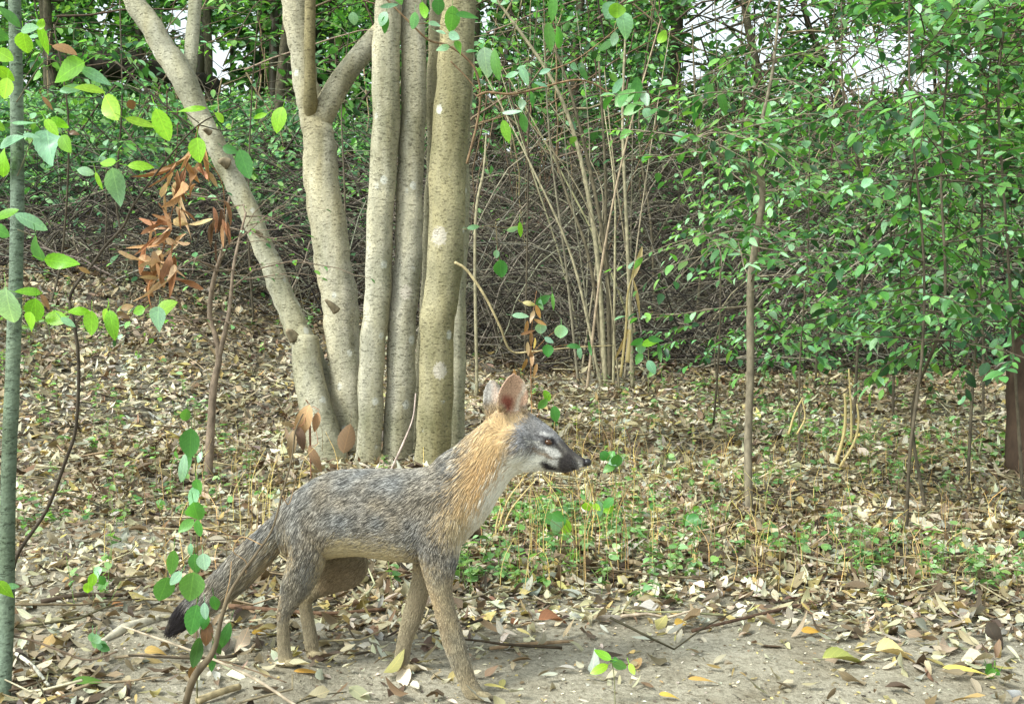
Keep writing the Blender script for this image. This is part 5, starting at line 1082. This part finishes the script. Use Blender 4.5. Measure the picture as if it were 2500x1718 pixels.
    NS = 210000; rg = np.random.default_rng(2); k = rg.choice(nt_, NS, p=area / area.sum()); u, v = rg.uniform(size=NS), rg.uniform(size=NS); fl = u + v > 1; u[fl], v[fl] = 1 - u[fl], 1 - v[fl]
    p = A[k] + u[:, None] * (B[k] - A[k]) + v[:, None] * (D[k] - A[k]); nn = unit(nr[tri[k, 0]] * (1 - u - v)[:, None] + nr[tri[k, 1]] * u[:, None] + nr[tri[k, 2]] * v[:, None])
    px = 1250 + p[:, 0] * F / p[:, 1]; py = 859 - (p[:, 2] - CAMZ) * F / p[:, 1]
    # guides: x, y, dir x, dir y (down positive), length mm
    gd = np.array([(1440, 1130, -1, -.4, 1.5), (1415, 1140, -1, 0, 2.2), (1390, 1100, -1, -.6, 3), (1370, 1145, -1, .1, 3), (1340, 1078, -1, -.2, .6), (1330, 1045, -1, -.7, 5), (1295, 1030, -1, -.5, 6), (1340, 1135, -1, .3, 4), (1290, 1110, -1, .35, 9), (1250, 1090, -.8, .6, 13), (1270, 1000, -.2, -1, 6), (1225, 1010, -.1, -1, 8), (1255, 950, .05, -1, 2.4), (1195, 945, -.05, -1, 3), (1235, 975, .3, -1, 3.5),
                   (1175, 1060, -.6, .8, 19), (1200, 1130, -.4, .9, 20), (1240, 1170, -.5, .85, 13), (1170, 1230, -.35, .95, 19), (1130, 1130, -.8, .6, 19), (1120, 1300, -.2, 1, 14), (1060, 1160, -1, .4, 14), (1060, 1260, -.6, .8, 13), (950, 1160, -1, .18, 13), (820, 1160, -1, .15, 13), (740, 1210, -.8, .6, 13), (950, 1260, -1, .35, 12), (850, 1260, -1, .4, 12), (950, 1350, -1, .3, 13), (850, 1360, -1, .3, 10), (705, 1290, -.2, 1, 15), (760, 1330, -.4, .9, 14),
                   (740, 1400, -.4, .9, 11), (700, 1460, -.4, .9, 8), (690, 1530, -.1, 1, 8), (695, 1600, .1, 1, 6), (712, 1620, .8, .5, 1), (850, 1410, -.8, .4, 7), (760, 1480, -.1, 1, 5), (760, 1560, .1, 1, 8), (775, 1600, .6, .5, 1), (1070, 1380, -.1, 1, 9), (1080, 1470, .15, 1, 6), (1110, 1560, .2, 1, 8), (1135, 1640, .2, 1, 7), (1180, 1698, .9, .4, 1), (1030, 1420, -.3, 1, 6), (1000, 1500, -.25, 1, 8), (982, 1590, -.1, 1, 6.5), (1003, 1632, .9, .4, 1),
                   (680, 1290, -.7, .7, 18), (640, 1335, -.7, .7, 25), (600, 1375, -.7, .7, 25), (550, 1424, -.75, .65, 25), (500, 1464, -.78, .62, 24), (455, 1500, -.72, .68, 23), (418, 1537, -.7, .7, 20)])
    fd = np.zeros((NS, 2)); ln = np.zeros(NS); ws = np.zeros(NS)
    for g in gd:
        w = 1 / ((px - g[0]) ** 2 + (py - g[1]) ** 2 + 60) ** 1.7; ws += w; fd += w[:, None] * g[2:4]; ln += w * g[4]
    fd /= ws[:, None]; ln = ln / ws * .001
    fl3 = np.stack([fd[:, 0], np.zeros(NS), -fd[:, 1]], -1)
    clump = np.stack([vnoise(p, 130, s) - .5 for s in (11, 12, 13)], -1)
    fl3 = unit(fl3) + clump * .28 + rg.normal(size=(NS, 3)) * .10
    tg = unit(fl3 - nn * np.sum(fl3 * nn, 1, keepdims=True)); tg = unit(tg + nn * .02)
    ln = ln * rg.uniform(.65, 1.2, NS); lift = np.where(ln > .02, .42, .34) + rg.uniform(0, .14, NS)
    col, pep = paint(p)
    m1 = vnoise(p * np.array([1, 1, 1.9]), 280, 31) * .6 + vnoise(p, 90, 32) * .4; m2 = rg.uniform(size=NS); g = m1 * .55 + m2 * .45
    val = np.where(g < .38, .45, np.where(g < .47, .75, np.where(g < .60, 1.15, 1.9)))
    val = 1 + (val - 1) * pep; val *= rg.uniform(.85, 1.15, NS)
    warm = 1 + (vnoise(p, 30, 41) - .5)[:, None] * pep[:, None] * np.array([.25, .08, -.2])
    sc = np.clip(col * val[:, None] * warm, .006, .85)
    K = 4; S = np.linspace(0, 1, K)[None, :, None]; Lr = ln[:, None, None]
    side = tg[:, None] * S * Lr; outw = nn[:, None] * (lift[:, None, None] * Lr * (S - .62 * S ** 2) * 1.15)
    pts = p[:, None] + side + outw - np.array([0, 0, 1.0]) * (.10 * Lr * S ** 2) - nn[:, None] * .0006
    r = np.array([.00030, .00030, .00022, .00006])[None] * (.75 + np.clip(ln / .02, .1, 1.0))[:, None]
    wk = 22; j = rg.choice(np.where((px > 1385) & (px < 1412) & (py > 1118) & (py < 1142))[0], wk)
    fwd = np.stack([rg.uniform(.1, .9, wk), np.sign(nn[j, 1]) * .7, rg.uniform(-.5, .15, wk)], -1); fwd = unit(fwd)
    pts[j] = p[j][:, None] + fwd[:, None] * (S * rg.uniform(.03, .055, wk)[:, None, None]) - np.array([0, 0, 1.0]) * .012 * S ** 2; r[j] = np.array([.00028, .00024, .00018, .00008]); sc[j] = .05
    hc = bpy.data.hair_curves.new("fur"); hc.add_curves([K] * NS)
    hc.position_data.foreach_set("vector", pts.astype(np.float32).ravel())
    ra = hc.attributes.get("radius") or hc.attributes.new("radius", 'FLOAT', 'POINT'); ra.data.foreach_set("value", r.astype(np.float32).ravel())
    ca = hc.attributes.new("Col", 'FLOAT_COLOR', 'POINT'); cc = np.ones((NS, K, 4), np.float32); ph = rg.uniform(0, 1, NS)[:, None]; tt = np.linspace(0, 1, K)[None]; band = .62 + .95 * np.exp(-((tt - .45 - .5 * ph) / .22) ** 2); plain = np.array([.8, .92, 1.05, 1.12])[None]; shade = (plain * (1 - pep[:, None]) + band * pep[:, None])[:, :, None]
    cc[:, :, :3] = np.clip(sc[:, None] * shade, 0, .9); ca.data.foreach_set("color", cc.ravel())
    m, nt, b, out = new_mat("fox_fur"); at = attr(nt, "Col"); nt.links.new(at.outputs["Color"], b.inputs["Base Color"]); b.inputs["Roughness"].default_value = .6; b.inputs["Specular IOR Level"].default_value = .2
    hc.materials.append(m); fo = bpy.data.objects.new("fur", hc); COL.objects.link(fo); fo.parent = bo
    # eyes, nose, claws
    m, nt, b, out = new_mat("fox_eye"); b.inputs["Base Color"].default_value = (.07, .032, .014, 1); b.inputs["Roughness"].default_value = .08
    def blob(name, x, y, d, rx, ry, rz, rot, mat):
        mb = MB(); c = P(x, y, d); v = []
        for i in range(11):
            ph = math.pi * i / 10
            for j in range(18):
                t = 2 * math.pi * j / 18; a_ = rx * math.sin(ph) * math.cos(t); z_ = rz * math.cos(ph); v.append((c[0] + a_ * math.cos(rot) - z_ * math.sin(rot), c[1] + ry * math.sin(ph) * math.sin(t), c[2] + a_ * math.sin(rot) + z_ * math.cos(rot)))
        f = [(i * 18 + j, i * 18 + (j + 1) % 18, (i + 1) * 18 + (j + 1) % 18, (i + 1) * 18 + j) for i in range(10) for j in range(18)]
        mb.add(v, f, None, .02); o = mb.build(name, mat); o.parent = bo; o.location = (0, 0, 0); return o
    surf = co[np.abs(1250 + co[:, 0] * F / co[:, 1] - 1339) + np.abs(859 - (co[:, 2] - CAMZ) * F / co[:, 1] - 1079) < 6]
    yn = surf[:, 1].min() if len(surf) else 2.15; yf = surf[:, 1].max() if len(surf) else 2.2
    blob("eye", 1339, 1079, yn + .0035, .0068, .0068, .0052, -.35, m); blob("eye", 1339, 1079, yf - .0035, .0068, .0068, .0052, -.35, m)
    m, nt, b, out = new_mat("fox_nose"); b.inputs["Base Color"].default_value = (.018, .016, .017, 1); b.inputs["Roughness"].default_value = .35
    blob("nose", 1434, 1128, 2.178, .0075, .0085, .0072, -.3, m)
    for (x, y, d, n_) in ((1196, 1704, 2.172, 4), (1016, 1636, 2.272, 4), (728, 1624, 2.27, 3), (790, 1603, 2.375, 3)):
        for q in range(n_):
            mb = MB(); c = P(x + (q in (1, 2)) * 4, y, d + (q - (n_ - 1) / 2) * .008); tube(mb, smooth_path([c - [.006, 0, -.003], c, c + [.0045, 0, -.004]], 3), [.0014, .0011, .0003], 6, .02); o = mb.build("claw", m); o.parent = bo; o.location = (0, 0, 0)
build_fox()
